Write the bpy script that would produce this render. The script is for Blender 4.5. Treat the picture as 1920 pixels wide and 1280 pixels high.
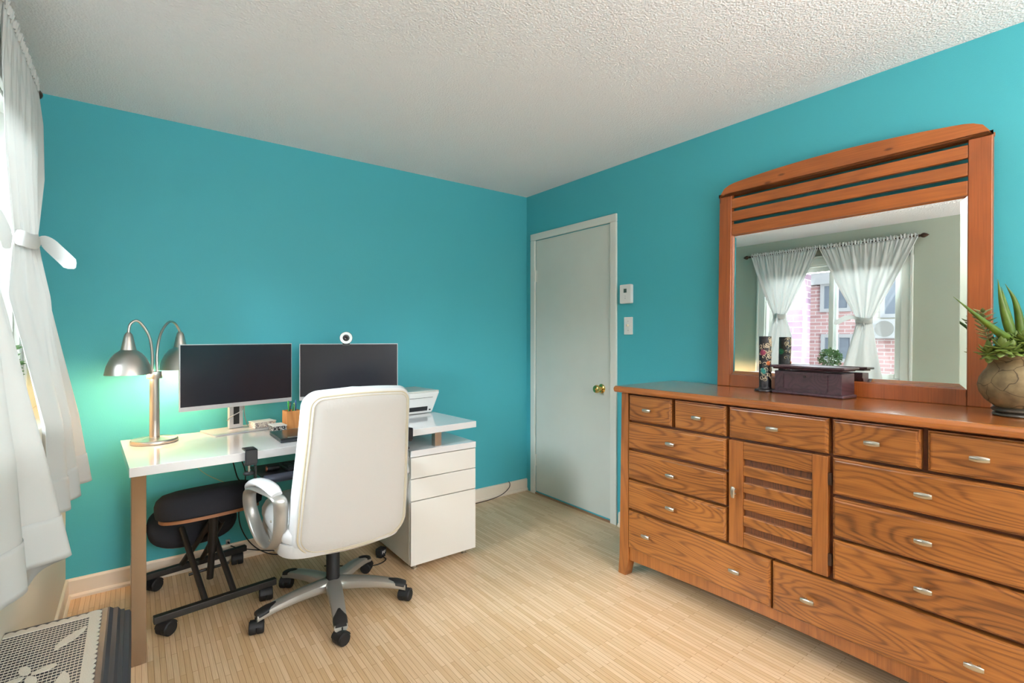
import bpy, bmesh, math, random
from mathutils import Vector, Matrix, Quaternion
random.seed(7)
R = math.radians
PI = math.pi
for o in list(bpy.data.objects): bpy.data.objects.remove(o)
SC = bpy.context.scene
C = SC.collection

# ------------------------------------------------------------------ camera
CAM = (-2.566, -3.200, 1.2614)
cd = bpy.data.cameras.new('camera'); cam = bpy.data.objects.new('camera', cd); C.objects.link(cam)
cam.location = CAM
cam.rotation_euler = (R(90), 0, -R(37.188))
cd.sensor_width = 36.0; cd.sensor_fit = 'HORIZONTAL'
cd.lens = 36.0 * 935.16 / 1920.0
cd.shift_x = (960 - 962.35) / 1920.0
cd.shift_y = -(640 - 629.78) / 1920.0
cd.clip_start = 0.02; cd.clip_end = 200
SC.camera = cam

# ------------------------------------------------------------------ world, lights, exposure
SC.view_settings.view_transform = 'Standard'
SC.view_settings.look = 'None'
SC.view_settings.gamma = 1.0
SC.view_settings.use_curve_mapping = False
SC.view_settings.exposure = 0.14
w = bpy.data.worlds.new('sky'); SC.world = w; w.use_nodes = True
wn = w.node_tree.nodes; wl = w.node_tree.links
bg = wn['Background']; bg.inputs[1].default_value = 2.3
tcw = wn.new('ShaderNodeTexCoord'); sx = wn.new('ShaderNodeSeparateXYZ'); rp = wn.new('ShaderNodeValToRGB')
wl.new(tcw.outputs['Generated'], sx.inputs[0]); wl.new(sx.outputs['Z'], rp.inputs[0]); wl.new(rp.outputs[0], bg.inputs[0])
rp.color_ramp.elements[0].position = 0.0; rp.color_ramp.elements[0].color = (.55, .58, .60, 1)
rp.color_ramp.elements[1].position = 0.12; rp.color_ramp.elements[1].color = (.86, .93, 1.0, 1)

def area(name, loc, rot, sx_, sy_, power, col, portal=False):
    l = bpy.data.lights.new(name, 'AREA'); l.shape = 'RECTANGLE'; l.size = sx_; l.size_y = sy_; l.energy = power; l.color = col
    o = bpy.data.objects.new(name, l); C.objects.link(o); o.location = loc; o.rotation_euler = rot
    if portal: l.cycles.is_portal = True
    return o
# daylight entering by the window beside the camera: overcast sky patch high outside the pane
area('sky_patch', (-5.6, -1.2, 3.9), (0, R(-62), 0), 3.0, 3.6, 2400, (.86, .93, 1.0))
# added fill lamps outside the rear window: one high, one low aimed upward
area('fill_rear_high', (-1.45, -7.6, 3.0), (R(70), 0, 0), 3.6, 2.6, 560, (.92, .94, 1.0))
area('fill_rear_low', (-1.45, -7.4, -.2), (R(108), 0, 0), 4.0, 1.6, 800, (.95, .94, .98))

# ------------------------------------------------------------------ helpers
def tag(o, label=None, cat=None, group=None, kind=None):
    if label: o['label'] = label
    if cat: o['category'] = cat
    if group: o['group'] = group
    if kind: o['kind'] = kind
    return o
def empty(name, loc=(0, 0, 0), rz=0.0, rot=None):
    o = bpy.data.objects.new(name, None); C.objects.link(o)
    o.location = loc; o.rotation_euler = rot if rot else (0, 0, rz); o.empty_display_size = .05
    return o
def thing(name, label, cat, loc=(0, 0, 0), rz=0.0, group=None):
    return tag(empty(name, loc, rz), label, cat, group)

class MB:
    def __init__(s): s.v = []; s.f = []; s.w = False
    def add(s, vs, fs):
        n = len(s.v); s.v += [tuple(v) for v in vs]; s.f += [tuple(i + n for i in f) for f in fs]; return s
    def box(s, x0, x1, y0, y1, z0, z1):
        return s.add([(x0,y0,z0),(x1,y0,z0),(x1,y1,z0),(x0,y1,z0),(x0,y0,z1),(x1,y0,z1),(x1,y1,z1),(x0,y1,z1)],
                     [(0,3,2,1),(4,5,6,7),(0,1,5,4),(1,2,6,5),(2,3,7,6),(3,0,4,7)])
    def obox(s, a, b, wdt, hgt, up=(0,0,1)):
        a = Vector(a); b = Vector(b); d = (b-a).normalized(); u = Vector(up); u = (u - d*u.dot(d)).normalized(); r = d.cross(u)
        vs = []
        for p in (a, b):
            for i, j in ((-1,-1),(1,-1),(1,1),(-1,1)): vs.append(p + r*wdt/2*i + u*hgt/2*j)
        return s.add(vs, [(0,1,2,3),(7,6,5,4),(0,4,5,1),(1,5,6,2),(2,6,7,3),(3,7,4,0)])
    def tube(s, pts, r, n=10, cap=True, flat=None, closed=False):
        P = [Vector(p) for p in pts]; m = len(P)
        rr = r if hasattr(r, '__len__') else [r]*m
        T = []
        for i in range(m):
            a = P[(i-1) % m] if (closed or i > 0) else P[i]; b = P[(i+1) % m] if (closed or i < m-1) else P[i]
            T.append((b-a).normalized())
        u = Vector((0,0,1)) if abs(T[0].z) < .9 else Vector((1,0,0))
        if flat is not None: u = Vector(flat)
        vs = []
        for i in range(m):
            if flat is not None: u = Vector(flat)
            u = (u - T[i]*u.dot(T[i])).normalized(); v = T[i].cross(u)
            ra, rb = rr[i] if hasattr(rr[i], '__len__') else (rr[i], rr[i])
            for k in range(n):
                t = 2*PI*k/n; vs.append(P[i] + u*math.cos(t)*ra + v*math.sin(t)*rb)
        fs = []
        for i in range(m if closed else m-1):
            j = (i+1) % m
            for k in range(n): fs.append((i*n+k, i*n+(k+1)%n, j*n+(k+1)%n, j*n+k))
        if cap and not closed: fs.append(tuple(range(n-1,-1,-1))); fs.append(tuple((m-1)*n+k for k in range(n)))
        return s.add(vs, fs)
    def lathe(s, prof, c=(0,0,0), n=32, M=None, cap=True):
        vs = []; c = Vector(c); s.w = True
        for r, z in prof:
            for k in range(n):
                t = 2*PI*k/n; p = Vector((r*math.cos(t), r*math.sin(t), z))
                if M: p = M @ p
                vs.append(c + p)
        fs = []; m = len(prof)
        for i in range(m-1):
            for k in range(n): fs.append((i*n+k, i*n+(k+1)%n, (i+1)*n+(k+1)%n, (i+1)*n+k))
        if cap:
            if prof[0][0] > 1e-6: fs.append(tuple(range(n-1,-1,-1)))
            if prof[-1][0] > 1e-6: fs.append(tuple((m-1)*n+k for k in range(n)))
        return s.add(vs, fs)
    def prism(s, poly, ax, a, b):
        def P(u, v, w_):
            return {'x': (w_, u, v), 'y': (u, w_, v), 'z': (u, v, w_)}[ax]
        n = len(poly); vs = [P(u, v, a) for u, v in poly] + [P(u, v, b) for u, v in poly]
        fs = [tuple(range(n-1,-1,-1)), tuple(range(n, 2*n))] + [(i, (i+1)%n, n+(i+1)%n, n+i) for i in range(n)]
        return s.add(vs, fs)
    def grid(s, fn, nu, nv, closed_u=False):
        vs = [fn(i/(nu if closed_u else nu-1), j/(nv-1)) for j in range(nv) for i in range(nu)]
        fs = []
        for j in range(nv-1):
            for i in range(nu if closed_u else nu-1):
                i2 = (i+1) % nu; fs.append((j*nu+i, j*nu+i2, (j+1)*nu+i2, (j+1)*nu+i))
        return s.add(vs, fs)
    def loft(s, rings, cap=True):
        n = len(rings[0]); vs = [p for r in rings for p in r]; fs = []
        for j in range(len(rings)-1):
            for i in range(n): fs.append((j*n+i, j*n+(i+1)%n, (j+1)*n+(i+1)%n, (j+1)*n+i))
        if cap: fs.append(tuple(range(n-1,-1,-1))); fs.append(tuple((len(rings)-1)*n+k for k in range(n)))
        return s.add(vs, fs)
    def ball(s, c, r, M=None, n=14, m=8):
        rx, ry, rz = r if hasattr(r, '__len__') else (r, r, r)
        s.w = True
        vs = []
        c = Vector(c)
        for j in range(m+1):
            a = PI*j/m - PI/2
            for k in range(n):
                t = 2*PI*k/n; p = Vector((rx*math.cos(a)*math.cos(t), ry*math.cos(a)*math.sin(t), rz*math.sin(a)))
                if M: p = M @ p
                vs.append(c+p)
        fs = [(j*n+k, j*n+(k+1)%n, (j+1)*n+(k+1)%n, (j+1)*n+k) for j in range(m) for k in range(n)]
        return s.add(vs, fs)
    def build(s, name, m, parent=None, bevel=0, seg=2, smooth=None, solid=0, sub=0, loc=None, rot=None, weld=False):
        me = bpy.data.meshes.new(name); me.from_pydata(s.v, [], s.f); me.validate()
        bm = bmesh.new(); bm.from_mesh(me)
        if s.w: bmesh.ops.remove_doubles(bm, verts=bm.verts, dist=1e-6)
        bmesh.ops.recalc_face_normals(bm, faces=bm.faces)
        bm.to_mesh(me); bm.free()
        o = bpy.data.objects.new(name, me); C.objects.link(o)
        if parent: o.parent = parent
        if loc: o.location = loc
        if rot: o.rotation_euler = rot
        me.materials.append(m)
        if solid:
            md = o.modifiers.new('solid', 'SOLIDIFY'); md.thickness = solid; md.offset = 0
        if bevel:
            md = o.modifiers.new('bevel', 'BEVEL'); md.width = bevel; md.segments = seg; md.limit_method = 'ANGLE'; md.angle_limit = R(35); md.harden_normals = False
        if sub:
            md = o.modifiers.new('sub', 'SUBSURF'); md.levels = sub; md.render_levels = sub
        if smooth is None: smooth = bool(bevel) or bool(sub)
        if smooth:
            for p in me.polygons: p.use_smooth = True
            if bevel and not sub:
                me.polygons.foreach_set('use_smooth', [True]*len(me.polygons))
                wnm = o.modifiers.new('wn', 'WEIGHTED_NORMAL'); wnm.keep_sharp = True
            elif not sub:
                try: me.set_sharp_from_angle(angle=R(40))
                except Exception: pass
        return o

def arc(cx, cy, r, a0, a1, n):
    return [(cx + r*math.cos(R(a0+(a1-a0)*i/n)), cy + r*math.sin(R(a0+(a1-a0)*i/n))) for i in range(n+1)]
def bez(pts, n=24):
    """Catmull-Rom through points"""
    P = [Vector(p) for p in pts]; P = [P[0]*2-P[1]] + P + [P[-1]*2-P[-2]]; out = []
    segs = len(P)-3; per = max(2, n//segs)
    for i in range(segs):
        p0, p1, p2, p3 = P[i:i+4]
        for k in range(per):
            t = k/per
            out.append(.5*((2*p1) + (p2-p0)*t + (2*p0-5*p1+4*p2-p3)*t*t + (3*p1-p0-3*p2+p3)*t**3))
    out.append(P[-2]); return out
def rrect(w_, h_, r, n=6, cx=0, cy=0):
    out = []
    for sx_, sy_, a in ((1,1,0),(-1,1,90),(-1,-1,180),(1,-1,270)):
        out += [(cx+sx_*(w_/2-r)+r*math.cos(R(a+90*i/n)), cy+sy_*(h_/2-r)+r*math.sin(R(a+90*i/n))) for i in range(n+1)]
    return out

# ------------------------------------------------------------------ materials
def S(r, g, b):
    f = lambda c: (c/255/12.92) if c <= 10 else (((c/255)+.055)/1.055)**2.4
    return (f(r), f(g), f(b), 1)
def mat(name, col, rough=.5, metal=0, bump=0, bscale=200, spec=.5, coat=0, trans=0, var=0, vscale=5, emis=None, estr=0, aniso=0):
    m = bpy.data.materials.new(name); m.use_nodes = True; nt = m.node_tree; b = nt.nodes['Principled BSDF']
    b.inputs['Base Color'].default_value = col; b.inputs['Roughness'].default_value = rough; b.inputs['Metallic'].default_value = metal
    b.inputs['Specular IOR Level'].default_value = spec
    if coat: b.inputs['Coat Weight'].default_value = coat; b.inputs['Coat Roughness'].default_value = .08
    if trans: b.inputs['Transmission Weight'].default_value = trans
    if aniso: b.inputs['Anisotropic'].default_value = aniso
    if emis: b.inputs['Emission Color'].default_value = emis; b.inputs['Emission Strength'].default_value = estr
    tc = nt.nodes.new('ShaderNodeTexCoord')
    if var:
        n = nt.nodes.new('ShaderNodeTexNoise'); n.inputs['Scale'].default_value = vscale; n.inputs['Detail'].default_value = 5
        nt.links.new(tc.outputs['Object'], n.inputs[0])
        r = nt.nodes.new('ShaderNodeValToRGB'); nt.links.new(n.outputs[0], r.inputs[0])
        r.color_ramp.elements[0].position = .3; r.color_ramp.elements[1].position = .7
        r.color_ramp.elements[0].color = tuple(c*(1-var) for c in col[:3])+(1,); r.color_ramp.elements[1].color = tuple(min(1, c*(1+var)) for c in col[:3])+(1,)
        nt.links.new(r.outputs[0], b.inputs['Base Color'])
    if bump:
        n = nt.nodes.new('ShaderNodeTexNoise'); n.inputs['Scale'].default_value = bscale; n.inputs['Detail'].default_value = 3
        nt.links.new(tc.outputs['Object'], n.inputs[0])
        bp = nt.nodes.new('ShaderNodeBump'); bp.inputs['Strength'].default_value = bump; bp.inputs['Distance'].default_value = .002
        nt.links.new(n.outputs[0], bp.inputs['Height']); nt.links.new(bp.outputs[0], b.inputs['Normal'])
    return m
def N(nt, t, **kw):
    n = nt.nodes.new(t)
    for k, v in kw.items():
        if k == 'op': n.operation = v
        elif k.startswith('i'): n.inputs[int(k[1:])].default_value = v
        else: setattr(n, k, v)
    return n
def wood(name, light, dark, axis='y', rough=.35, coat=.3, rings=9, sc=1.0, strength=1.0, knots=False):
    """grain along the given axis (object space); contour-like cathedral figure plus fine pores"""
    m = bpy.data.materials.new(name); m.use_nodes = True; nt = m.node_tree; L = nt.links.new; b = nt.nodes['Principled BSDF']
    b.inputs['Roughness'].default_value = rough; b.inputs['Coat Weight'].default_value = coat; b.inputs['Coat Roughness'].default_value = .22
    tc = N(nt, 'ShaderNodeTexCoord'); oi = N(nt, 'ShaderNodeObjectInfo')
    mu = N(nt, 'ShaderNodeVectorMath', op='MULTIPLY_ADD')
    cb = N(nt, 'ShaderNodeCombineXYZ'); L(oi.outputs['Random'], cb.inputs[0]); L(oi.outputs['Random'], cb.inputs[1]); L(oi.outputs['Random'], cb.inputs[2])
    sc_ = N(nt, 'ShaderNodeVectorMath', op='SCALE'); L(cb.outputs[0], sc_.inputs[0]); sc_.inputs['Scale'].default_value = 37.0
    ad = N(nt, 'ShaderNodeVectorMath', op='ADD'); L(tc.outputs['Object'], ad.inputs[0]); L(sc_.outputs[0], ad.inputs[1])
    st = {'x': (1.3, 8, 8), 'y': (8, 1.3, 8), 'z': (8, 8, 1.3)}[axis]
    mp = N(nt, 'ShaderNodeVectorMath', op='MULTIPLY'); L(ad.outputs[0], mp.inputs[0]); mp.inputs[1].default_value = tuple(a*sc for a in st)
    n1 = N(nt, 'ShaderNodeTexNoise'); n1.inputs['Scale'].default_value = 1.0; n1.inputs['Detail'].default_value = 1.5; n1.inputs['Roughness'].default_value = .4
    L(mp.outputs[0], n1.inputs[0])
    m1 = N(nt, 'ShaderNodeMath', op='MULTIPLY'); L(n1.outputs[0], m1.inputs[0]); m1.inputs[1].default_value = rings*19.0
    s1 = N(nt, 'ShaderNodeMath', op='SINE'); L(m1.outputs[0], s1.inputs[0])
    mr = N(nt, 'ShaderNodeMapRange'); L(s1.outputs[0], mr.inputs[0]); mr.inputs[1].default_value = -1; mr.inputs[2].default_value = 1
    # fine fibres
    fs_ = {'x': (6, 220, 220), 'y': (220, 6, 220), 'z': (220, 220, 6)}[axis]
    mp2 = N(nt, 'ShaderNodeVectorMath', op='MULTIPLY'); L(ad.outputs[0], mp2.inputs[0]); mp2.inputs[1].default_value = fs_
    n2 = N(nt, 'ShaderNodeTexNoise'); n2.inputs['Scale'].default_value = 1.0; n2.inputs['Detail'].default_value = 3; L(mp2.outputs[0], n2.inputs[0])
    mx = N(nt, 'ShaderNodeMath', op='MULTIPLY'); pw = N(nt, 'ShaderNodeMath', op='POWER'); L(mr.outputs[0], pw.inputs[0]); pw.inputs[1].default_value = 2.6; L(pw.outputs[0], mx.inputs[0]); mx.inputs[1].default_value = .27*strength
    mx2 = N(nt, 'ShaderNodeMath', op='MULTIPLY_ADD'); L(n2.outputs[0], mx2.inputs[0]); mx2.inputs[1].default_value = .55; L(mx.outputs[0], mx2.inputs[2])
    # broad tone
    n3 = N(nt, 'ShaderNodeTexNoise'); n3.inputs['Scale'].default_value = 3.0; n3.inputs['Detail'].default_value = 2; L(ad.outputs[0], n3.inputs[0])
    mx3 = N(nt, 'ShaderNodeMath', op='MULTIPLY_ADD'); L(n3.outputs[0], mx3.inputs[0]); mx3.inputs[1].default_value = .5; L(mx2.outputs[0], mx3.inputs[2])
    cr = N(nt, 'ShaderNodeValToRGB'); L(mx3.outputs[0], cr.inputs[0])
    e = cr.color_ramp.elements; e[0].position = .32; e[0].color = light; e[1].position = 1.15 if False else 1.0; e[1].color = dark
    if knots:
        vn = N(nt, 'ShaderNodeTexVoronoi'); vn.inputs['Scale'].default_value = 1.0
        mk = N(nt, 'ShaderNodeVectorMath', op='MULTIPLY'); L(ad.outputs[0], mk.inputs[0])
        mk.inputs[1].default_value = {'x': (5, 14, 14), 'y': (14, 5, 14), 'z': (14, 14, 5)}[axis]; L(mk.outputs[0], vn.inputs[0])
        kr = N(nt, 'ShaderNodeValToRGB'); L(vn.outputs['Distance'], kr.inputs[0]); kr.color_ramp.elements[0].position = .05; kr.color_ramp.elements[0].color = (.25,.2,.18,1); kr.color_ramp.elements[1].position = .11; kr.color_ramp.elements[1].color = (1,1,1,1)
        mm = N(nt, 'ShaderNodeMix', data_type='RGBA', blend_type='MULTIPLY'); mm.inputs[0].default_value = .8
        L(cr.outputs[0], mm.inputs[6]); L(kr.outputs[0], mm.inputs[7]); L(mm.outputs[2], b.inputs['Base Color'])
    else: L(cr.outputs[0], b.inputs['Base Color'])
    bp = N(nt, 'ShaderNodeBump'); bp.inputs['Strength'].default_value = .15; bp.inputs['Distance'].default_value = .001
    L(n2.outputs[0], bp.inputs['Height']); L(bp.outputs[0], b.inputs['Normal'])
    return m

TEAL = mat('teal_paint', (.064, .40, .465, 1), .55, bump=.35, bscale=260, spec=.35)
SAGE = mat('sage_paint', S(176, 181, 166), .6, bump=.3, bscale=260, spec=.3)
CREAM = mat('cream_paint', S(228, 217, 198), .5, bump=.1, bscale=120, spec=.35)
CREAMT = mat('cream_trim_gloss', S(226, 214, 196), .3, bump=.05, bscale=60)
WTRIM = mat('white_trim_gloss', S(214, 216, 208), .32, bump=.05, bscale=60)
DOORW = mat('door_paint', S(203, 206, 198), .38, bump=.12, bscale=14, var=.03, vscale=3)
GLOSSW = mat('white_lacquer', S(214, 212, 211), .1, coat=.5)
CABW = mat('cabinet_white', S(220, 216, 208), .3)
WPLAST = mat('white_plastic', S(225, 225, 222), .35)
BPLAST = mat('black_plastic', S(26, 27, 30), .4)
BLACKM = mat('black_powder_metal', S(46, 43, 40), .4, metal=.5)
DARKGREY = mat('charcoal_metal', S(62, 66, 78), .4, metal=.4)
CHROME = mat('brushed_nickel', S(196, 190, 182), .32, metal=1, aniso=.6)
SATIN = mat('satin_nickel', S(190, 184, 172), .3, metal=1)
STEEL = mat('brushed_steel_leg', S(126, 104, 80), .25, metal=1, bump=.05, bscale=40)
BRASS = mat('polished_brass', S(214, 186, 110), .14, metal=1)
BRONZE = mat('dark_bronze', S(74, 52, 40), .4, metal=.6)
SILVERP = mat('silver_plastic', S(176, 174, 168), .3, metal=.65)
LEATHER = mat('white_leather', S(210, 210, 210), .42, bump=.25, bscale=90, spec=.5)
LEATHC = mat('white_leather_panel', S(198, 195, 191), .45, bump=.25, bscale=90)
PIPING = mat('cream_piping', S(196, 184, 158), .5)
FABB = mat('black_fabric', S(46, 47, 52), .95, bump=.8, bscale=500, spec=.2)
PLY = mat('plywood_edge', S(156, 104, 66), .6)
SCREEN = mat('black_screen', S(30, 30, 38), .2, spec=.5)
SILVERM = mat('monitor_silver', S(196, 196, 198), .35, metal=.35)
RUBBER = mat('black_rubber', S(20, 20, 21), .6)
PORCEL = mat('bulb_glow', (1, .8, .55, 1), .4, emis=(1, .74, .45, 1), estr=9)
W_FRONT = wood('oak_drawer_front', S(172, 108, 48), S(82, 42, 18), 'y', .34, .25, rings=9)
W_TOP = wood('oak_top', S(178, 106, 48), S(108, 56, 22), 'y', .2, .7, rings=3, strength=.5)
W_POST = wood('oak_post', S(168, 102, 46), S(96, 52, 22), 'z', .34, .25, rings=3, strength=.6)
W_CASE = wood('oak_carcass', S(118, 62, 36), S(66, 32, 18), 'y', .45, .1, rings=2, strength=.5)
W_MIR = wood('cherry_rail', S(182, 102, 42), S(110, 54, 22), 'y', .36, .25, rings=2, strength=.4, knots=True)
W_MIRP = wood('cherry_post', S(170, 90, 40), S(96, 46, 20), 'z', .36, .25, rings=2, strength=.4, knots=True)
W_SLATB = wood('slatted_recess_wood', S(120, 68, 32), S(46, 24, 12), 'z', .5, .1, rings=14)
W_DARK = wood('dark_carved_wood', S(80, 52, 62), S(34, 20, 27), 'y', .38, .2, rings=5)
W_PEN = wood('pen_holder_wood', S(226, 160, 94), S(180, 112, 58), 'z', .5, .1, rings=2)
MIRROR = mat('mirror_silver', (.93, .95, .94, 1), .0, metal=1)
GLASSM = bpy.data.materials.new('window_glass'); GLASSM.use_nodes = True
_n = GLASSM.node_tree; _o = _n.nodes['Material Output']; _n.nodes.remove(_n.nodes['Principled BSDF'])
_t = N(_n, 'ShaderNodeBsdfTransparent'); _t.inputs[0].default_value = (.95, .97, .97, 1); _g = N(_n, 'ShaderNodeBsdfGlossy'); _g.inputs['Roughness'].default_value = .02
_f = N(_n, 'ShaderNodeFresnel'); _f.inputs[0].default_value = 1.45; _x = N(_n, 'ShaderNodeMixShader')
_n.links.new(_f.outputs[0], _x.inputs[0]); _n.links.new(_t.outputs[0], _x.inputs[1]); _n.links.new(_g.outputs[0], _x.inputs[2]); _n.links.new(_x.outputs[0], _o.inputs[0])

def cloth_mat():
    m = bpy.data.materials.new('white_cotton'); m.use_nodes = True; nt = m.node_tree; L = nt.links.new
    b = nt.nodes['Principled BSDF']; b.inputs['Base Color'].default_value = S(222, 222, 219); b.inputs['Roughness'].default_value = .85
    tl = N(nt, 'ShaderNodeBsdfTranslucent'); tl.inputs[0].default_value = S(228, 228, 225)
    mx = N(nt, 'ShaderNodeMixShader'); mx.inputs[0].default_value = .28
    L(b.outputs[0], mx.inputs[1]); L(tl.outputs[0], mx.inputs[2]); L(mx.outputs[0], nt.nodes['Material Output'].inputs[0])
    tc = N(nt, 'ShaderNodeTexCoord'); n = N(nt, 'ShaderNodeTexNoise'); n.inputs['Scale'].default_value = 25; n.inputs['Detail'].default_value = 6
    L(tc.outputs['Object'], n.inputs[0]); bp = N(nt, 'ShaderNodeBump'); bp.inputs['Strength'].default_value = .25; bp.inputs['Distance'].default_value = .003
    L(n.outputs[0], bp.inputs['Height']); L(bp.outputs[0], b.inputs['Normal'])
    return m
COTTON = cloth_mat()

def ceiling_mat():
    m = bpy.data.materials.new('stippled_ceiling'); m.use_nodes = True; nt = m.node_tree; L = nt.links.new
    b = nt.nodes['Principled BSDF']; b.inputs['Roughness'].default_value = .9; b.inputs['Base Color'].default_value = S(234, 232, 234)
    tc = N(nt, 'ShaderNodeTexCoord')
    n = N(nt, 'ShaderNodeTexNoise'); n.inputs['Scale'].default_value = 95; n.inputs['Detail'].default_value = 4; n.inputs['Roughness'].default_value = .7
    v = N(nt, 'ShaderNodeTexVoronoi'); v.inputs['Scale'].default_value = 130
    L(tc.outputs['Object'], n.inputs[0]); L(tc.outputs['Object'], v.inputs[0])
    a = N(nt, 'ShaderNodeMath', op='ADD'); L(n.outputs[0], a.inputs[0]); L(v.outputs['Distance'], a.inputs[1])
    bp = N(nt, 'ShaderNodeBump'); bp.inputs['Strength'].default_value = .55; bp.inputs['Distance'].default_value = .005
    L(a.outputs[0], bp.inputs['Height']); L(bp.outputs[0], b.inputs['Normal'])
    return m
CEIL = ceiling_mat()

def floor_mat():
    m = bpy.data.materials.new('bamboo_floor'); m.use_nodes = True; nt = m.node_tree; L = nt.links.new; b = nt.nodes['Principled BSDF']
    b.inputs['Roughness'].default_value = .36; b.inputs['Coat Weight'].default_value = .15; b.inputs['Coat Roughness'].default_value = .3
    tc = N(nt, 'ShaderNodeTexCoord'); mp = N(nt, 'ShaderNodeMapping'); mp.inputs['Rotation'].default_value = (0, 0, R(90)); L(tc.outputs['Object'], mp.inputs[0])
    br = N(nt, 'ShaderNodeTexBrick'); L(mp.outputs[0], br.inputs[0])
    br.offset = .37; br.offset_frequency = 2; br.squash = 1.0
    br.inputs['Color1'].default_value = S(224, 194, 158); br.inputs['Color2'].default_value = S(204, 168, 124); br.inputs['Mortar'].default_value = S(160, 116, 74)
    br.inputs['Scale'].default_value = 1.0; br.inputs['Mortar Size'].default_value = .0009; br.inputs['Mortar Smooth'].default_value = .3; br.inputs['Bias'].default_value = -.15
    br.inputs['Brick Width'].default_value = .27; br.inputs['Row Height'].default_value = .019
    n = N(nt, 'ShaderNodeTexNoise'); n.inputs['Scale'].default_value = 1; n.inputs['Detail'].default_value = 4
    ms = N(nt, 'ShaderNodeVectorMath', op='MULTIPLY'); ms.inputs[1].default_value = (260, 7, 1); L(tc.outputs['Object'], ms.inputs[0]); L(ms.outputs[0], n.inputs[0])
    cr = N(nt, 'ShaderNodeValToRGB'); L(n.outputs[0], cr.inputs[0]); cr.color_ramp.elements[0].position = .3; cr.color_ramp.elements[0].color = (.74, .69, .62, 1); cr.color_ramp.elements[1].position = .62; cr.color_ramp.elements[1].color = (1, 1, 1, 1)
    mm = N(nt, 'ShaderNodeMix', data_type='RGBA', blend_type='MULTIPLY'); mm.inputs[0].default_value = .55
    L(br.outputs['Color'], mm.inputs[6]); L(cr.outputs[0], mm.inputs[7])
    # bamboo nodes: sparse short dark ticks
    v = N(nt, 'ShaderNodeTexVoronoi'); v.inputs['Scale'].default_value = 1; mv = N(nt, 'ShaderNodeVectorMath', op='MULTIPLY'); mv.inputs[1].default_value = (52, 5.2, 1); L(tc.outputs['Object'], mv.inputs[0]); L(mv.outputs[0], v.inputs[0])
    c2 = N(nt, 'ShaderNodeValToRGB'); L(v.outputs['Distance'], c2.inputs[0]); c2.color_ramp.elements[0].position = .02; c2.color_ramp.elements[0].color = (.62, .50, .40, 1); c2.color_ramp.elements[1].position = .12; c2.color_ramp.elements[1].color = (1, 1, 1, 1)
    m2 = N(nt, 'ShaderNodeMix', data_type='RGBA', blend_type='MULTIPLY'); m2.inputs[0].default_value = .6
    L(mm.outputs[2], m2.inputs[6]); L(c2.outputs[0], m2.inputs[7]); L(m2.outputs[2], b.inputs['Base Color'])
    return m
FLOOR = floor_mat()

def brick_mat(name, c1, c2, mortar, bw=.22, bh=.075):
    m = bpy.data.materials.new(name); m.use_nodes = True; nt = m.node_tree; L = nt.links.new; b = nt.nodes['Principled BSDF']; b.inputs['Roughness'].default_value = .9
    tc = N(nt, 'ShaderNodeTexCoord'); sp = N(nt, 'ShaderNodeSeparateXYZ'); cb = N(nt, 'ShaderNodeCombineXYZ')
    ad = N(nt, 'ShaderNodeMath', op='ADD'); L(tc.outputs['Object'], sp.inputs[0]); L(sp.outputs[0], ad.inputs[0]); L(sp.outputs[1], ad.inputs[1]); L(ad.outputs[0], cb.inputs[0]); L(sp.outputs[2], cb.inputs[1])
    br = N(nt, 'ShaderNodeTexBrick'); L(cb.outputs[0], br.inputs[0]); br.inputs['Color1'].default_value = c1; br.inputs['Color2'].default_value = c2; br.inputs['Mortar'].default_value = mortar
    br.inputs['Scale'].default_value = 1; br.inputs['Brick Width'].default_value = bw; br.inputs['Row Height'].default_value = bh; br.inputs['Mortar Size'].default_value = .008
    L(br.outputs[0], b.inputs['Base Color']); return m
BRICK = brick_mat('red_brick', S(206, 166, 164), S(184, 142, 142), S(216, 208, 208))
BRICKP = brick_mat('purple_brick', S(166, 134, 150), S(144, 118, 138), S(196, 190, 198), .30, .10)
def siding_mat():
    m = bpy.data.materials.new('pale_siding'); m.use_nodes = True; nt = m.node_tree; L = nt.links.new; b = nt.nodes['Principled BSDF']; b.inputs['Roughness'].default_value = .7
    tc = N(nt, 'ShaderNodeTexCoord'); wv = N(nt, 'ShaderNodeTexWave', wave_type='BANDS', bands_direction='Z', wave_profile='SAW'); wv.inputs['Scale'].default_value = 3.1
    L(tc.outputs['Object'], wv.inputs[0]); cr = N(nt, 'ShaderNodeValToRGB'); L(wv.outputs[0], cr.inputs[0]); cr.color_ramp.elements[0].color = S(180, 176, 166); cr.color_ramp.elements[0].position = .02; cr.color_ramp.elements[1].color = S(226, 222, 208); cr.color_ramp.elements[1].position = .12
    L(cr.outputs[0], b.inputs['Base Color']); return m
SIDING = siding_mat()
EXTW = mat('outdoor_white', S(186, 188, 190), .6)
EXTG = mat('outdoor_glass', S(130, 140, 152), .2)
GROUND = mat('outdoor_ground', S(120, 118, 110), .9, var=.1, vscale=3)

# ------------------------------------------------------------------ room shell
H = 2.40; XW = -2.93; XL = -2.83; YF = -5.2; T = .12
def struct(o, label=None): o['kind'] = 'structure'; return o
struct(MB().box(XW-T, T, YF-T, T, -.08, 0).build('floor', FLOOR))
struct(MB().box(XW-T, T, YF-T, T, H, H+.1).build('ceiling', CEIL))
struct(MB().box(XW-T, T, 0, T, 0, H).build('wall_back', TEAL))
struct(MB().box(0, T, YF, 0, 0, H).build('wall_right', TEAL))
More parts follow.
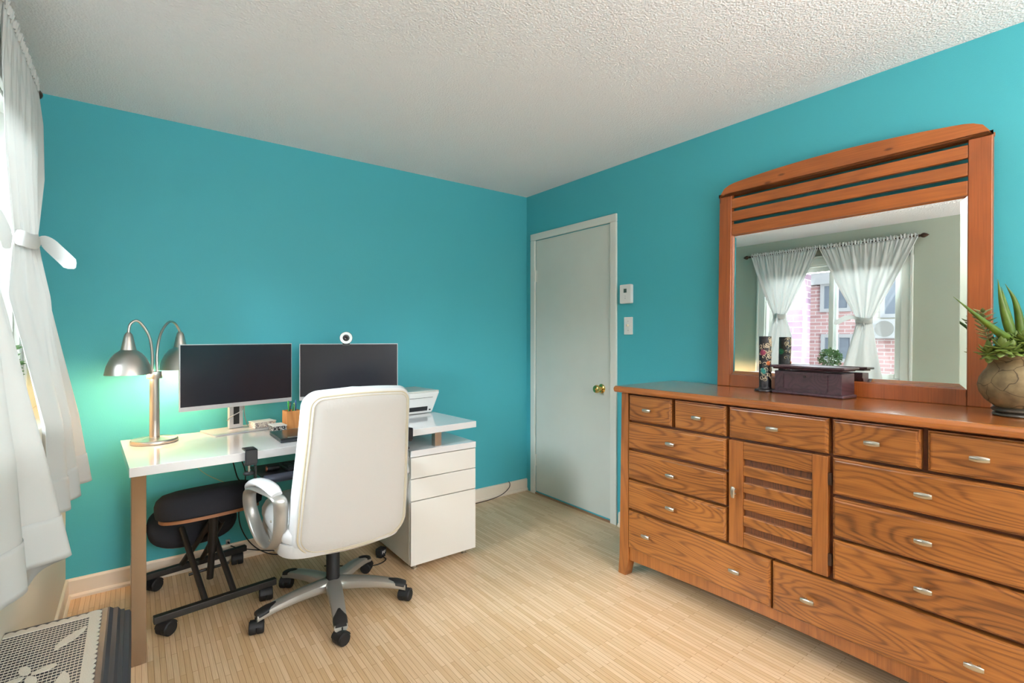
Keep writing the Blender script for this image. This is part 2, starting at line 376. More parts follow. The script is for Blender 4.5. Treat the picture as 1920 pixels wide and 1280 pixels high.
# window wall (upper, recessed) with the opening
WY0, WY1, WZ0, WZ1 = -1.765, -.575, 1.005, 2.10
mb = MB()
mb.box(XW-T, XW, YF, WY0, 0, H); mb.box(XW-T, XW, WY1, 0, 0, H); mb.box(XW-T, XW, WY0, WY1, 0, WZ0); mb.box(XW-T, XW, WY0, WY1, WZ1, H)
struct(mb.build('wall_left', SAGE))
struct(MB().box(XW, XL, YF, 0, 0, .94).build('trim_1', CREAM, bevel=.004))          # thicker foundation wall with its ledge
# rear wall with the added second window
RX0, RX1, RZ0, RZ1 = -2.35, -.55, .85, 2.15
mb = MB(); mb.box(XW-T, RX0, YF-T, YF, 0, H); mb.box(RX1, T, YF-T, YF, 0, H); mb.box(RX0, RX1, YF-T, YF, 0, RZ0); mb.box(RX0, RX1, YF-T, YF, RZ1, H)
struct(mb.build('wall_front', SAGE))
# baseboards
def base_poly():  # (depth, z)
    return [(0, 0), (.02, 0), (.021, .012), (.016, .02), (.012, .022), (.012, .085), (.009, .092), (0, .095)]
bp_ = base_poly()
struct(MB().prism([(-d, z) for d, z in bp_], 'x', XL, -.002).build('baseboard_back', CREAMT))
struct(MB().prism([(XL+d, z) for d, z in bp_], 'y', YF, -.0).build('baseboard_left', CREAMT))
struct(MB().prism([(-d, z) for d, z in bp_], 'y', YF, -.985).build('baseboard_right', CREAMT))

# ---- door
d1 = empty('door_1', (0, -.52, 0)); d1['kind'] = 'structure'
DY0, DY1, DZ = -.912+.52, -.125+.52, 2.022
MB().box(-.003, .03, DY0, DY1, .022, DZ).build('door_slab', DOORW, d1, bevel=.002)
cas = MB(); co = .058
cas.box(-.016, 0, DY1+.004, DY1+co, 0, DZ+.004); cas.box(-.016, 0, DY0-co, DY0-.004, 0, DZ+.004); cas.box(-.016, 0, DY0-co, DY1+co, DZ+.004, DZ+co)
cas.build('door_casing', WTRIM, d1, bevel=.004)
MB().box(-.012, .04, DY0-.002, DY1+.002, .0, .012).build('threshold', mat('worn_threshold', S(150, 112, 84), .6), d1)
for hz in (1.74, .27):
    h = MB().box(-.006, 0, DY1-.012, DY1+.02, hz-.045, hz+.045); h.tube([(-.01, DY1+.004, hz-.045), (-.01, DY1+.004, hz+.045)], .006, 8)
    h.build('hinge', WTRIM, d1)
kn = empty('door_knob', (-.003, -.832+.52, .90)); kn.parent = d1
Mx = Matrix.Rotation(R(-90), 3, 'Y')
MB().lathe([(.0, 0), (.031, 0), (.032, .004), (.026, .009), (.014, .012), (.011, .026), (.016, .034), (.026, .044), (.028, .054), (.024, .064), (.012, .070), (0, .071)], n=28, M=Mx).build('knob', BRASS, kn, smooth=True)

# ---- window 1
w1 = empty('window_1', (XW, (WY0+WY1)/2, WZ0)); w1['kind'] = 'structure'
cy_ = (WY0+WY1)/2; hw = (WY1-WY0)/2; hh = WZ1-WZ0
cs = MB(); cw = .085
for (a, b_, c_, d_) in ((-hw-cw, -hw, -.06, hh+cw), (hw, hw+cw, -.06, hh+cw), (-hw-cw, hw+cw, hh, hh+cw), (-hw-cw, hw+cw, -.06, 0)):
    cs.box(0, .018, a, b_, c_, d_)
for (a, b_, c_, d_) in ((-hw-cw, -hw-cw+.02, -.06, hh+cw), (hw+cw-.02, hw+cw, -.06, hh+cw), (-hw-cw, hw+cw, hh+cw-.02, hh+cw)):
    cs.box(.018, .028, a, b_, c_, d_)
cs.build('window_casing', WTRIM, w1, bevel=.004)
jm = MB(); jm.box(-T, 0, -hw, -hw+.012, 0, hh); jm.box(-T, 0, hw-.012, hw, 0, hh); jm.box(-T, 0, -hw, hw, 0, .012); jm.box(-T, 0, -hw, hw, hh-.012, hh)
jm.build('window_jamb', WTRIM, w1)
def sash(y0, y1, x, name='window_sash'):
    s_ = MB(); f = .042
    s_.box(x-.015, x+.015, y0, y0+f, .012, hh-.012); s_.box(x-.015, x+.015, y1-f, y1, .012, hh-.012)
    s_.box(x-.015, x+.015, y0+f, y1-f, .012, .012+f); s_.box(x-.015, x+.015, y0+f, y1-f, hh-.012-f, hh-.012)
    o = s_.build(name, WTRIM, w1, bevel=.003)
    MB().box(x-.003, x+.003, y0+f, y1-f, .012+f, hh-.012-f).build('pane', GLASSM, o)
    return o
mid = -1.205 - cy_
sash(-hw+.012, mid+.03, -.045); sash(mid-.03, hw-.012, -.085)
# ---- window 2, added behind the camera to let in more light
w2 = empty('added_window_2', ((RX0+RX1)/2, YF, RZ0)); w2['kind'] = 'structure'
hx = (RX1-RX0)/2; hz2 = RZ1-RZ0
cs = MB()
for (a, b_, c_, d_) in ((-hx-.08, -hx, -.06, hz2+.08), (hx, hx+.08, -.06, hz2+.08), (-hx-.08, hx+.08, hz2, hz2+.08), (-hx-.08, hx+.08, -.06, 0)): cs.box(a, b_, 0, .018, c_, d_)
cs.build('window_casing', WTRIM, w2, bevel=.004)
cs = MB(); cs.box(-.03, .03, -.08, -.04, 0, hz2); cs.box(-hx, -hx+.04, -.08, -.04, 0, hz2); cs.box(hx-.04, hx, -.08, -.04, 0, hz2); cs.box(-hx, hx, -.08, -.04, 0, .04); cs.box(-hx, hx, -.08, -.04, hz2-.04, hz2)
fr = cs.build('window_sash', WTRIM, w2)
MB().box(-hx+.02, hx-.02, -.063, -.057, .02, hz2-.02).build('pane', GLASSM, fr)
# ---- flush ceiling light, added as unseen fill behind the camera
cl = thing('fill_ceiling_light', 'round frosted flush ceiling light added as fill behind the camera', 'ceiling light', (-1.15, -3.75, H))
MB().lathe([(0, 0), (.19, 0), (.19, -.02), (.175, -.03), (0, -.03)], n=40).build('canopy', SATIN, cl, smooth=True)
MB().lathe([(.172, -.03), (.165, -.06), (.13, -.09), (.07, -.108), (0, -.113)], n=40).build('diffuser', mat('frosted_glow', (1, .93, .82, 1), .5, emis=(1, .86, .66, 1), estr=24), cl, smooth=True)

# ---- two uplighters added behind the camera to brighten ceiling and walls
def fill_torchiere(label, x, y, power, col=(.95, .92, 1)):
    fl = thing('fill_floor_lamp', label, 'fill lamp', (x, y, 0))
    MB().lathe([(0, 0), (.13, 0), (.13, .015), (.02, .03), (0, .03)], n=36).build('base', SATIN, fl, smooth=True)
    MB().lathe([(.011, .02), (.011, 1.56), (0, 1.56)], n=16).build('pole', SATIN, fl, smooth=True)
    MB().lathe([(0, 1.55), (.03, 1.55), (.09, 1.60), (.15, 1.68), (.147, 1.68), (.085, 1.61), (0, 1.565)], n=36, cap=False).build('bowl_shade', SATIN, fl, smooth=True)
    l = bpy.data.lights.new('fill_uplight', 'AREA'); l.shape = 'DISK'; l.size = .24; l.energy = power; l.color = col
    o = bpy.data.objects.new('fill_uplight', l); C.objects.link(o); o.parent = fl; o.location = (0, 0, 1.66); o.rotation_euler = (R(180), 0, 0)
fill_torchiere('nickel floor uplighter added as fill in the rear corner beside the dresser', -.55, -4.45, 50, (1, .89, .76))
fill_torchiere('nickel floor uplighter added as fill in the rear corner by the window wall', -2.40, -4.55, 95)

# ------------------------------------------------------------------ outside
ANX = .46
g = MB().box(-30, XW-T-.01, -20, 20, -.9, -.8).build('ground', GROUND); g['kind'] = 'structure'
hb = thing('brick_house', 'red brick house with white framed windows outside the window, seen in the mirror', 'house', (-9, .9, -.8))
hm = MB(); X0, X1 = -4, 0
win = [(-.16, .27, 3.05, 3.52), (-.22, .24, 2.02, 2.45), (-1.3, -.8, 2.9, 3.6)]
hm.box(X0, X1, -.48, 2.4, 0, 3.55)
hm.build('brick_wall', BRICK, hb)
MB().box(X0, X1+.02, -4, -.48, 0, 2.65).build('brick_wall', BRICK, hb)
MB().box(X0, X1+.02, -4, -.48, 2.65, 6).build('siding', SIDING, hb)
MB().box(X0, X1+.10, -.48, 2.4, 3.56, 3.82).build('balcony_slab', EXTW, hb)
MB().box(X0, X1-.6, -.5, 2.4, 3.82, 6).build('upper_wall', EXTW, hb)
for a, b_, c_, d_ in win:
    f = MB(); t = .07; ex = .025 if a < -.5 else 0
    f.box(-.02, .05, a-t, a, c_-t, d_+t); f.box(-.02, .05, b_, b_+t, c_-t, d_+t); f.box(-.02, .05, a, b_, d_, d_+t); f.box(-.02, .05, a, b_, c_-t, c_); f.box(-.02, .05, (a+b_)/2-.03, (a+b_)/2+.03, c_, d_)
    f.v = [(p[0]+ex, p[1], p[2]) for p in f.v]; fo = f.build('window_frame', EXTW, hb); MB().box(.005+ex, .02+ex, a, b_, c_, d_).build('pane', EXTG, fo)
ph = tag(MB().box(-.28, 0, 0, 3, 0, 5.5).build('brick_annex', BRICKP, None, loc=(-6.3, ANX, -.8)), 'purplish brick annex close to the window, seen in the mirror left of the brick house', 'house')
ac = thing('air_conditioner', 'pale outdoor air conditioner unit mounted on the siding', 'air conditioner', (-8.8, .02, 1.62))
MB().box(-.15, .15, -.22, .22, 0, .36).build('housing', EXTW, ac, bevel=.02)
MB().lathe([(0, 0), (.15, 0), (.15, .01), (0, .01)], c=(.15, 0, .18), n=28, M=Matrix.Rotation(R(90), 3, 'Y')).build('fan_grille', mat('ac_grey', S(150, 150, 146), .6), ac)

# ------------------------------------------------------------------ dresser
XF = -.508
dr = thing('dresser', 'wide oak dresser with thirteen drawers and a louvred middle door under the mirror', 'dresser', (XF, -2.235, 0))
def Yd(y): return y + 2.235
W2_ = .755                                     # half width of the drawer field
# top with bullnose
TZ = .998
prof = [(-.02, TZ-.034), (-.030, TZ-.030), (-.035, TZ-.018), (-.032, TZ-.008), (-.022, TZ-.001), (-.008, TZ)]
tp = MB().prism([(.49, TZ), (.49, TZ-.034)] + prof, 'y', -.825, .825)
tp.build('top', W_TOP, dr, bevel=.006, seg=3)
# carcass body, sides, back
MB().box(.028, .455, -W2_-.02, W2_+.02, .10, TZ-.036).build('carcass', W_CASE, dr)
def leg(x0, x1, s):
    # splayed post with a kicked foot (y outward = s)
    yo = .797*s; 
    pts = [(s*.752, TZ-.036), (s*.797, TZ-.036), (s*.812, .10), (s*.820, 0), (s*.772, 0), (s*.762, .04), (s*.752, .085)]
    return MB().prism(pts, 'x', x0, x1)
for s in (1, -1):
    leg(0, .055, s).build('leg', W_POST, dr, bevel=.003); leg(.40, .455, s).build('leg', W_POST, dr, bevel=.003)
    MB().box(.055, .40, s*.775 if s > 0 else s*.79, s*.79 if s > 0 else s*.775, .1, TZ-.036).build('side_panel', W_POST, dr)
ap = [(-.752, .152), (.752, .152), (.752, .085)] + [(.752-1.504*i/20, .085+.022*math.sin(PI*i/20)) for i in range(1, 20)] + [(-.752, .085)]
MB().prism(ap, 'x', .012, .03).build('apron', W_POST, dr, bevel=.002)
def pull(parent, y, z, vertical=False, x=0):
    m_ = MB(); L_, Hh = .0235, .0095
    rings = []
    for i in range(9):
        t = -1 + 2*i/8; k = math.sqrt(max(0, 1-(t*.72)**2)); rr = []
        for j in range(10):
            a = 2*PI*j/10; u = t*L_; v = Hh*k*math.cos(a)*1.0; d = -.018 - .006*k - .004*math.sin(a)*k
            rr.append((x+d, u, v) if not vertical else (x+d, v, u))
        rings.append(rr)
    m_.loft(rings)
    if vertical: m_.tube([(x, 0, -.01), (x-.02, 0, -.01)], .004, 8); m_.tube([(x, 0, .01), (x-.02, 0, .01)], .004, 8)
    else: m_.tube([(x, -.01, 0), (x-.02, -.01, 0)], .004, 8); m_.tube([(x, .01, 0), (x-.02, .01, 0)], .004, 8)
    return m_.build('handle', SATIN, parent, smooth=True, loc=(0, y, z))
def drawer(y0, y1, z0, z1, handles=None):
    y0, y1 = Yd(y0), Yd(y1); lo, hi = min(y0, y1), max(y0, y1); cyy = (lo+hi)/2; cz = (z0+z1)/2
    a, b_ = (hi-lo)/2, (z1-z0)/2
    rings = []
    for x, ins in ((.028, 0), (.004, 0), (.0015, .0015), (.001, .004), (-.001, .0055), (-.0045, .008), (-.0055, .012)):
        rings.append([(x, -a+ins, -b_+ins), (x, a-ins, -b_+ins), (x, a-ins, b_-ins), (x, -a+ins, b_-ins)])
    o = MB().loft(rings).build('drawer', W_FRONT, dr, loc=(.0, cyy, cz))
    for hy, hz in (handles or [((lo+hi)/2-2.235, cz)]):
        pull(o, Yd(hy)-cyy, hz-cz, x=-.005)
    return o
def sym(y): return -4.47 - y
rows = [(.678, .812), (.521, .665), (.364, .510)]
drawer(-1.490, -1.748, .823, .955); drawer(-1.766, -2.026, .823, .955)
drawer(-2.040, -2.430, .823, .955)
drawer(sym(-1.766), sym(-2.026), .823, .955); drawer(sym(-1.490), sym(-1.748), .823, .955)
for z0, z1 in rows:
    drawer(-1.484, -2.026, z0, z1); drawer(sym(-1.484), sym(-2.026), z0, z1)
drawer(-1.484, -2.217, .156, .351, [(-1.611, .257), (-2.075, .257)])
drawer(-2.225, sym(-1.484), .156, .351, [(-2.365, .254), (-2.838, .254)])
# louvred door
dd = empty('door', (0, 0, 0)); dd.parent = dr
y0, y1, z0, z1 = -.193, .195, .363, .813; st = .062
fm = MB()
fm.box(-.004, .026, y1-st, y1, z0, z1)
fm.build('stile', W_POST, dd, bevel=.003)
MB().box(-.004, .026, y0, y0+st-.008, z0, z1).build('stile', W_POST, dd, bevel=.003)
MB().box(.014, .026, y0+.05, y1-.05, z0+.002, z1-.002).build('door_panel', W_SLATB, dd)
bt = [(.739, .812), (.668, .712), (.597, .641), (.526, .570), (.455, .499), (.364, .428)]
for a, b_ in bt:
    MB().box(.0, .02, y0+st-.008, y1-st, a, b_).build('slat', W_FRONT, dd, bevel=.003)
pull(dd, y1-.030, .595, True, x=-.004)
for hz in (.73, .43): MB().box(-.002, .01, y0-.012, y0-.001, hz-.022, hz+.022).build('hinge', BRONZE, dd)

# ------------------------------------------------------------------ mirror
TILT = R(1.35)
mr_ = thing('mirror', 'large arched wooden mirror with slatted top standing on the dresser', 'mirror', (-.080, -2.268, TZ)); mr_.rotation_euler = (0, TILT, 0)
mr_['label'] = 'large arched wooden mirror with slatted top standing on the dresser'
PW = .0685; HW = .5375
for s in (1, -1):
    a, b_ = (HW-PW, HW) if s > 0 else (-HW, -HW+PW)
    zt = 1.018
    MB().box(0, .03, a, b_, 0, zt).build('post', W_MIRP, mr_, bevel=.004)
# arch top
n = 30; up = []; 
for i in range(n+1):
    t = -1 + 2*i/n; y = HW*t
    z = 1.018 + .072*(1-abs(t)**2.0)**.42 * (1.0) if abs(t) < 1 else 1.018
    up.append((y, z))
up = []
for i in range(41):
    t = -1 + 2*i/40
    base_ = 1.060 + .034*(1-t*t)
    e_ = max(0, (abs(t)-.84)/.16); z = base_ - .050*(1-math.sqrt(max(0, 1-e_*e_)))
    up.append((HW*t, z))
poly = up + [(HW, 1.0185), (HW-PW, 1.010)] + [(HW-PW-.001-(2*(HW-PW)-.002)*i/20, 1.010+.0*math.sin(PI*i/20)) for i in range(0, 21)] + [(-HW+PW, 1.010), (-HW, 1.0185)]
MB().prism(poly, 'x', -.002, .03).build('arch_rail', W_MIR, mr_, bevel=.003)
iy = HW-PW
for a, b_ in ((.938, .988), (.870, .920), (.796, .852)):
    MB().box(.002, .024, -iy, iy, a, b_).build('slat' if a > .8 else 'top_rail', W_MIR, mr_, bevel=.003)
MB().box(.002, .026, -iy, iy, 0, .062).build('bottom_rail', W_MIRP, mr_, bevel=.003)
gz0, gz1 = .058, .80; gb = .024
rings = []
for x, ins in ((.016, 0), (.0105, gb)):
    rings.append([(x, -iy-.001+ins, gz0+ins), (x, iy+.001-ins, gz0+ins), (x, iy+.001-ins, gz1-ins), (x, -iy-.001+ins, gz1-ins)])
gm = MB(); gm.loft([rings[0], rings[1]], cap=False); gm.f.append((4, 5, 6, 7))
gm.loft([[(x+.01, y, z) for x, y, z in rings[0]], [(x+.008, y, z) for x, y, z in rings[0]]])
gm.build('mirror_glass', MIRROR, mr_)

# ------------------------------------------------------------------ things on the dresser
bx_ang = math.atan2(-2.375+2.079, -.236+.196) # direction of the front edge
bt_ = thing('wooden_box', 'dark carved wooden box with overhanging lid on the dresser', 'box', (-.196, -2.079, TZ), R(-90)+math.atan2(-.040, .296)*-1*-1)
# local frame: +x along the front to the viewer's right, +y into the depth
bt_.rotation_euler = (0, 0, math.atan2(-2.382+2.079, -.226+.196))
BL, BD, BH = .300, .112, .118
MB().box(.006, BL-.006, .004, BD, .012, BH-.014).build('body', W_DARK, bt_, bevel=.002)
MB().box(-.004, BL+.004, -.006, BD+.002, 0, .014).build('base_moulding', W_DARK, bt_, bevel=.005)
lid = MB().box(-.008, BL+.012, -.012, BD+.006, BH+.002, BH+.012); lid.box(0, BL, -.002, BD, BH-.005, BH+.002)
lid.build('lid', W_DARK, bt_, bevel=.003)
pnl = MB()
for a, b_, c_, d_ in ((.045, .05, .025, .095), (.235, .24, .025, .095), (.045, .24, .025, .029), (.045, .24, .091, .095)): pnl.box(a, b_, -.0005, .005, c_, d_)
pnl.build('carved_border', W_DARK, bt_)
MB().lathe([(0, 0), (.006, 0), (.006, .004), (0, .004)], c=(.143, .005, .083), n=16, M=Matrix.Rotation(R(90), 3, 'X')).build('keyhole', BLACKM, bt_)

tw = thing('incense_tower', 'slim black carved incense tower with painted flowers beside the dark box', 'incense holder', (-.165, -2.028, TZ))
CARV = mat('carved_black', S(30, 28, 32), .35, bump=1.2, bscale=110, var=.3, vscale=80)
MB().lathe([(0, 0), (.045, 0), (.047, .004), (.045, .010), (.030, .014), (.027, .02)], n=32).build('base', CARV, tw, smooth=True)
MB().lathe([(.0265, .014), (.0265, .262), (.0245, .262), (.0245, .02)], n=32, cap=False).build('column', CARV, tw, smooth=True)
GOLD = mat('faded_gold_paint', S(200, 184, 156), .4, metal=.2)
sc_ = MB(); random.seed(3)
for i in range(64):
    a0 = R(random.uniform(150, 330)); z = .055 + .2*random.random(); r0 = random.uniform(.006, .012); tw_ = random.choice((-1, 1))
    pts = []
    for k in range(10):
        t = k/9; rad = r0*(1-.65*t); an = tw_*t*5.6 + i*1.7
        pts.append((.0275*math.cos(a0+rad*math.cos(an)/.0275), .0275*math.sin(a0+rad*math.cos(an)/.0275), z+rad*math.sin(an)))
    sc_.tube(pts, [.0008+.0011*math.sin(PI*k/9) for k in range(10)], 5)
sc_.build('scrollwork', GOLD, tw)
def flower(parent, ang, z, r, col, lab):
    m_ = MB()
    for ring, (k, rr, out) in enumerate(((9, r*.72, .0), (6, r*.38, .0015), (1, 0, .003))):
        for q in range(k):
            t = 2*PI*q/k + ring*.4; dy = rr*math.cos(t); dz = rr*math.sin(t)
            an = ang + dy/.028
            Mz = Matrix.Rotation(an, 3, 'Z') @ Matrix.Rotation(t, 3, 'X')
            m_.ball(((.0275+out)*math.cos(an), (.0275+out)*math.sin(an), z+dz), (.0016, r*.34, r*.24), Mz, 8, 5)
    o = m_.build('flower', col, parent, smooth=True); o['label'] = lab; return o
va = math.atan2(CAM[1]+2.028, CAM[0]+.165)
flower(tw, va-.35, .185, .0150, mat('magenta_paint', S(150, 52, 84), .4), 'magenta painted flower')
flower(tw, va-.30, .098, .0150, mat('turquoise_paint', S(30, 132, 126), .4), 'turquoise painted flower')
flower(tw, va+.55, .135, .0110, mat('orange_paint', S(196, 104, 48), .4), 'orange painted flower')
flower(tw, va+2.9, .190, .0150, mat('green_paint', S(28, 110, 70), .4), 'green painted flower on the rear, seen in the mirror')

# potted succulent
VX, VY = -.255, -2.898
ps = thing('potted_succulent', 'cracked tan clay urn of green succulents at the right end of the dresser', 'potted plant', (VX, VY, TZ))
def clay_mat():
    m = mat('cracked_clay', S(122, 106, 76), .8, bump=1.0, bscale=60, var=.32, vscale=26); nt = m.node_tree; L = nt.links.new; b = nt.nodes['Principled BSDF']
    tc = N(nt, 'ShaderNodeTexCoord'); v = N(nt, 'ShaderNodeTexVoronoi', feature='DISTANCE_TO_EDGE'); v.inputs['Scale'].default_value = 16
    nz = N(nt, 'ShaderNodeTexNoise'); nz.inputs['Scale'].default_value = 14; ms = N(nt, 'ShaderNodeMix', data_type='VECTOR'); ms.inputs[0].default_value = .06
    L(tc.outputs['Object'], nz.inputs[0]); L(tc.outputs['Object'], ms.inputs[4]); L(nz.outputs[1], ms.inputs[5]); L(ms.outputs[1], v.inputs[0])
    cr = N(nt, 'ShaderNodeValToRGB'); L(v.outputs[0], cr.inputs[0]); cr.color_ramp.elements[0].color = (.08, .06, .04, 1); cr.color_ramp.elements[0].position = .004; cr.color_ramp.elements[1].color = (1, 1, 1, 1); cr.color_ramp.elements[1].position = .022
    src = b.inputs['Base Color'].links[0].from_socket; mm = N(nt, 'ShaderNodeMix', data_type='RGBA', blend_type='MULTIPLY'); mm.inputs[0].default_value = .75
    L(src, mm.inputs[6]); L(cr.outputs[0], mm.inputs[7]); L(mm.outputs[2], b.inputs['Base Color']); return m
CLAY = clay_mat()
MB().lathe([(0, .030), (.052, .026), (.062, .034), (.082, .052), (.096, .076), (.1005, .100), (.096, .124), (.086, .144), (.076, .158), (.073, .170), (.077, .182), (.089, .194), (.090, .199), (.082, .199), (.068, .186), (.06, .178), (0, .178)], n=48).build('pot', CLAY, ps, smooth=True)
MB().lathe([(0, 0), (.058, 0), (.064, .004), (.062, .009), (.056, .011), (.058, .014), (.066, .018), (.066, .024), (.056, .030), (0, .032)], n=48).build('pot_foot', mat('glazed_dark_clay', S(66, 62, 54), .3, var=.3, vscale=30), ps, smooth=True)
LEAF1 = mat('aloe_green', S(78, 100, 24), .45, var=.25, vscale=30, bump=.4, bscale=120)
LEAF2 = mat('rosette_green', S(98, 114, 48), .5, var=.22, vscale=20)
LEAF3 = mat('pale_leaf_green', S(132, 138, 88), .5, var=.2, vscale=24)
def longleaf(pts, r):
    P = bez(pts, 16); k = len(P)
    MB().tube(P, [max(.0006, r*(1-(i/(k-1))**1.6)*(.75+.25*min(1, i/4))) for i in range(k)], 12).build('long_leaf', LEAF1, ps, smooth=True)
R2 = Vector((.7967, -.6044, 0)); F2 = Vector((.6044, .7967, 0))   # view right / forward, only to aim the leaves
def lf(pts, r): longleaf([tuple(Vector((0, 0, z)) + R2*a + F2*b_) for a, b_, z in pts], r)
lf([(-.035, -.03, .235), (-.095, -.04, .268), (-.170, -.05, .318), (-.262, -.055, .388)], .0150)
lf([(-.030, -.02, .235), (-.052, -.015, .31), (-.066, -.01, .38), (-.068, 0, .450)], .0150)
lf([(-.012, .0, .235), (-.030, .0, .31), (-.044, .0, .37), (-.056, .0, .425)], .0125)
lf([(.008, 0, .235), (.004, 0, .31), (-.012, .0, .38), (-.034, .01, .436)], .0140)
lf([(.03, .01, .235), (.05, .0, .31), (.06, .0, .38), (.07, .01, .43)], .0140)
lf([(.04, -.03, .235), (.09, -.05, .27), (.13, -.07, .32), (.16, -.09, .38)], .0140)
def leafm(m_, base, d, L_, w_, th=.3):
    d = Vector(d).normalized(); u = Vector((0, 0, 1)); sd = d.cross(u)
    if sd.length < .1: sd = Vector((1, 0, 0))
    sd.normalize(); nn = sd.cross(d); rings = []
    for i in range(7):
        t = i/6; k = math.sin(PI*min(.97, .12+t*.86))**.8 * (1 if t < .95 else .3)
        p = Vector(base) + d*L_*t + Vector((0, 0, 1))*L_*.18*t*t
        rings.append([tuple(p + sd*w_*k*math.cos(a) + nn*w_*th*k*math.sin(a)) for a in [2*PI*j/8 for j in range(8)]])
    m_.loft(rings)
def rosette(c, nrm, L_, n_, mt, layers=3, w_=.30):
    c = Vector(c); nrm = Vector(nrm).normalized(); a = nrm.orthogonal().normalized(); b_ = nrm.cross(a); m_ = MB()
    for ly in range(layers):
        el = R(12 + 26*ly); k = n_-ly
        for q in range(k):
            t = 2*PI*q/k + ly*.6; d = (a*math.cos(t)+b_*math.sin(t))*math.cos(el) + nrm*math.sin(el)
            leafm(m_, c + nrm*.004*ly, d, L_*(1-.2*ly)*random.uniform(.88, 1.1), L_*w_*(1-.12*ly))
    m_.build('rosette', mt, ps, smooth=True)
random.seed(11)
def rs(a, b_, z, na, nb, nz, L_, n_, mt, ly=3, w_=.28): rosette(Vector((0, 0, z))+R2*a+F2*b_, R2*na+F2*nb+Vector((0, 0, nz)), L_, n_, mt, ly, w_)
rs(-.040, -.055, .245, -.1, -.6, .8, .040, 8, LEAF2)
rs(.010, -.05, .238, .2, -.6, .8, .042, 8, LEAF2)
rs(-.075, -.03, .242, -.5, -.4, .8, .036, 8, LEAF2)
rs(-.098, -.045, .222, -.7, -.5, .35, .042, 8, LEAF2, 2)
rs(-.104, -.01, .205, -.9, -.3, .0, .040, 8, LEAF2, 2)
rs(-.03, -.06, .212, -.2, -.9, .5, .040, 8, LEAF2, 2)
rs(.02, -.065, .212, .2, -.9, .5, .040, 8, LEAF2, 2)
rs(-.07, -.05, .214, -.6, -.7, .5, .038, 8, LEAF2, 2)
rs(0, 0, .205, 0, 0, 1, .070, 10, LEAF2, 2)
rs(.01, .04, .240, 0, .5, .8, .045, 8, LEAF2)
rs(.07, .0, .235, .8, 0, .6, .045, 8, LEAF2)
st_ = MB(); bs = Vector((0, 0, .22)) + R2*-.06 + F2*.03
for s_i, (a, z) in enumerate(((-.088, .335), (-.070, .345))):
    e_ = Vector((0, 0, z)) + R2*a + F2*.05; P = bez([bs, (bs+e_)/2 + R2*.004, e_], 8); st_.tube(P, .002, 6)
    for i, p in enumerate(P[2:]):
        for q in range(3):
            t = i*2.4 + q*2.1; leafm(st_, p, R2*math.cos(t)+F2*math.sin(t)+Vector((0, 0, .25)), .030, .0065, .35)
st_.build('leafy_stem', LEAF3, ps, smooth=True)

# ------------------------------------------------------------------ wall plates
th = thing('thermostat', 'white wall thermostat with small grey display above the light switch', 'thermostat', (0, -1.056, 1.535))
MB().prism(rrect(.092, .124, .008), 'x', -.026, 0).build('cover', WPLAST, th, bevel=.003)
MB().box(-.0268, -.025, -.012, .012, .008, .034).build('display', mat('lcd_grey_green', S(70, 92, 84), .25), th)
MB().lathe([(0, 0), (.0032, 0), (.0032, .002), (0, .002)], c=(-.025, 0, -.028), n=12, M=Mx).build('button', mat('button_grey', S(170, 172, 172), .5), th)
MB().lathe([(0, 0), (.0032, 0), (.0032, .002), (0, .002)], c=(-.025, 0, -.014), n=12, M=Mx).build('button', mat('button_grey2', S(190, 192, 192), .5), th)
ls = thing('light_switch', 'white toggle light switch plate below the thermostat', 'light switch', (0, -1.064, 1.328))
MB().prism(rrect(.070, .114, .004), 'x', -.006, 0).build('plate', WPLAST, ls, bevel=.002)
MB().box(-.02, -.004, -.005, .005, -.004, .010).build('toggle', mat('toggle_cream', S(214, 204, 178), .4), ls, bevel=.002)
for z in (.03, -.03): MB().lathe([(0, 0), (.003, 0), (.003, .0015), (0, .0015)], c=(-.006, 0, z), n=12, M=Mx).build('screw', SATIN, ls)

# ------------------------------------------------------------------ desk
FLx, FLy, FRx, FRy = -2.583, -.816, -.960, -.722
da = math.atan2(FRy-FLy, FRx-FLx); DW = math.hypot(FRx-FLx, FRy-FLy)
dk = thing('desk', 'glossy white desk with metal leg and three drawer pedestal by the teal wall', 'desk', (FLx, FLy, 0), da)
MB().box(0, DW, 0, .665, .724, .760).build('desktop', GLOSSW, dk, bevel=.0015)
lg = MB().box(.006, .053, .004, .064, 0, .724); lg.build('leg', STEEL, dk, bevel=.001)
MB().box(.040, .085, .60, .66, 0, .724).build('leg', STEEL, dk, bevel=.001)
MB().prism([(.012, .064), (.047, .064), (.080, .60), (.045, .60)], 'z', .704, .724).build('leg_rail', STEEL, dk, bevel=.001)
# pedestal
_v = Matrix.Rotation(-da, 3, 'Z') @ Vector((-1.399-FLx, -.762-FLy, 0))
pd = empty('pedestal', _v, -da); pd.parent = dk
CW, CDp = .409, .54
MB().box(0, CW, .018, CDp, .036, .612).build('body', CABW, pd, bevel=.001)
MB().box(0, CW, -.002, CDp, .616, .650).build('cabinet_top', GLOSSW, pd, bevel=.0015)
for z0, z1 in ((.500, .612), (.381, .496), (.036, .376)):
    MB().box(.001, CW-.001, 0, .018, z0, z1).build('drawer', CABW, pd, bevel=.0015)
for x, y in ((.045, .05), (CW-.05, .05), (.045, CDp-.05), (CW-.05, CDp-.05)):
    MB().lathe([(0, 0), (.016, 0), (.016, .006), (.012, .008), (.012, .037), (0, .037)], c=(x, y, 0), n=20).build('foot', SATIN, pd, smooth=True)
MB().box(.155, .195, .02, .06, .650, .727).build('spacer_post', CHROME, pd, bevel=.001)
MB().box(.155, .195, CDp-.1, CDp-.06, .650, .727).build('spacer_post', CHROME, pd, bevel=.001)

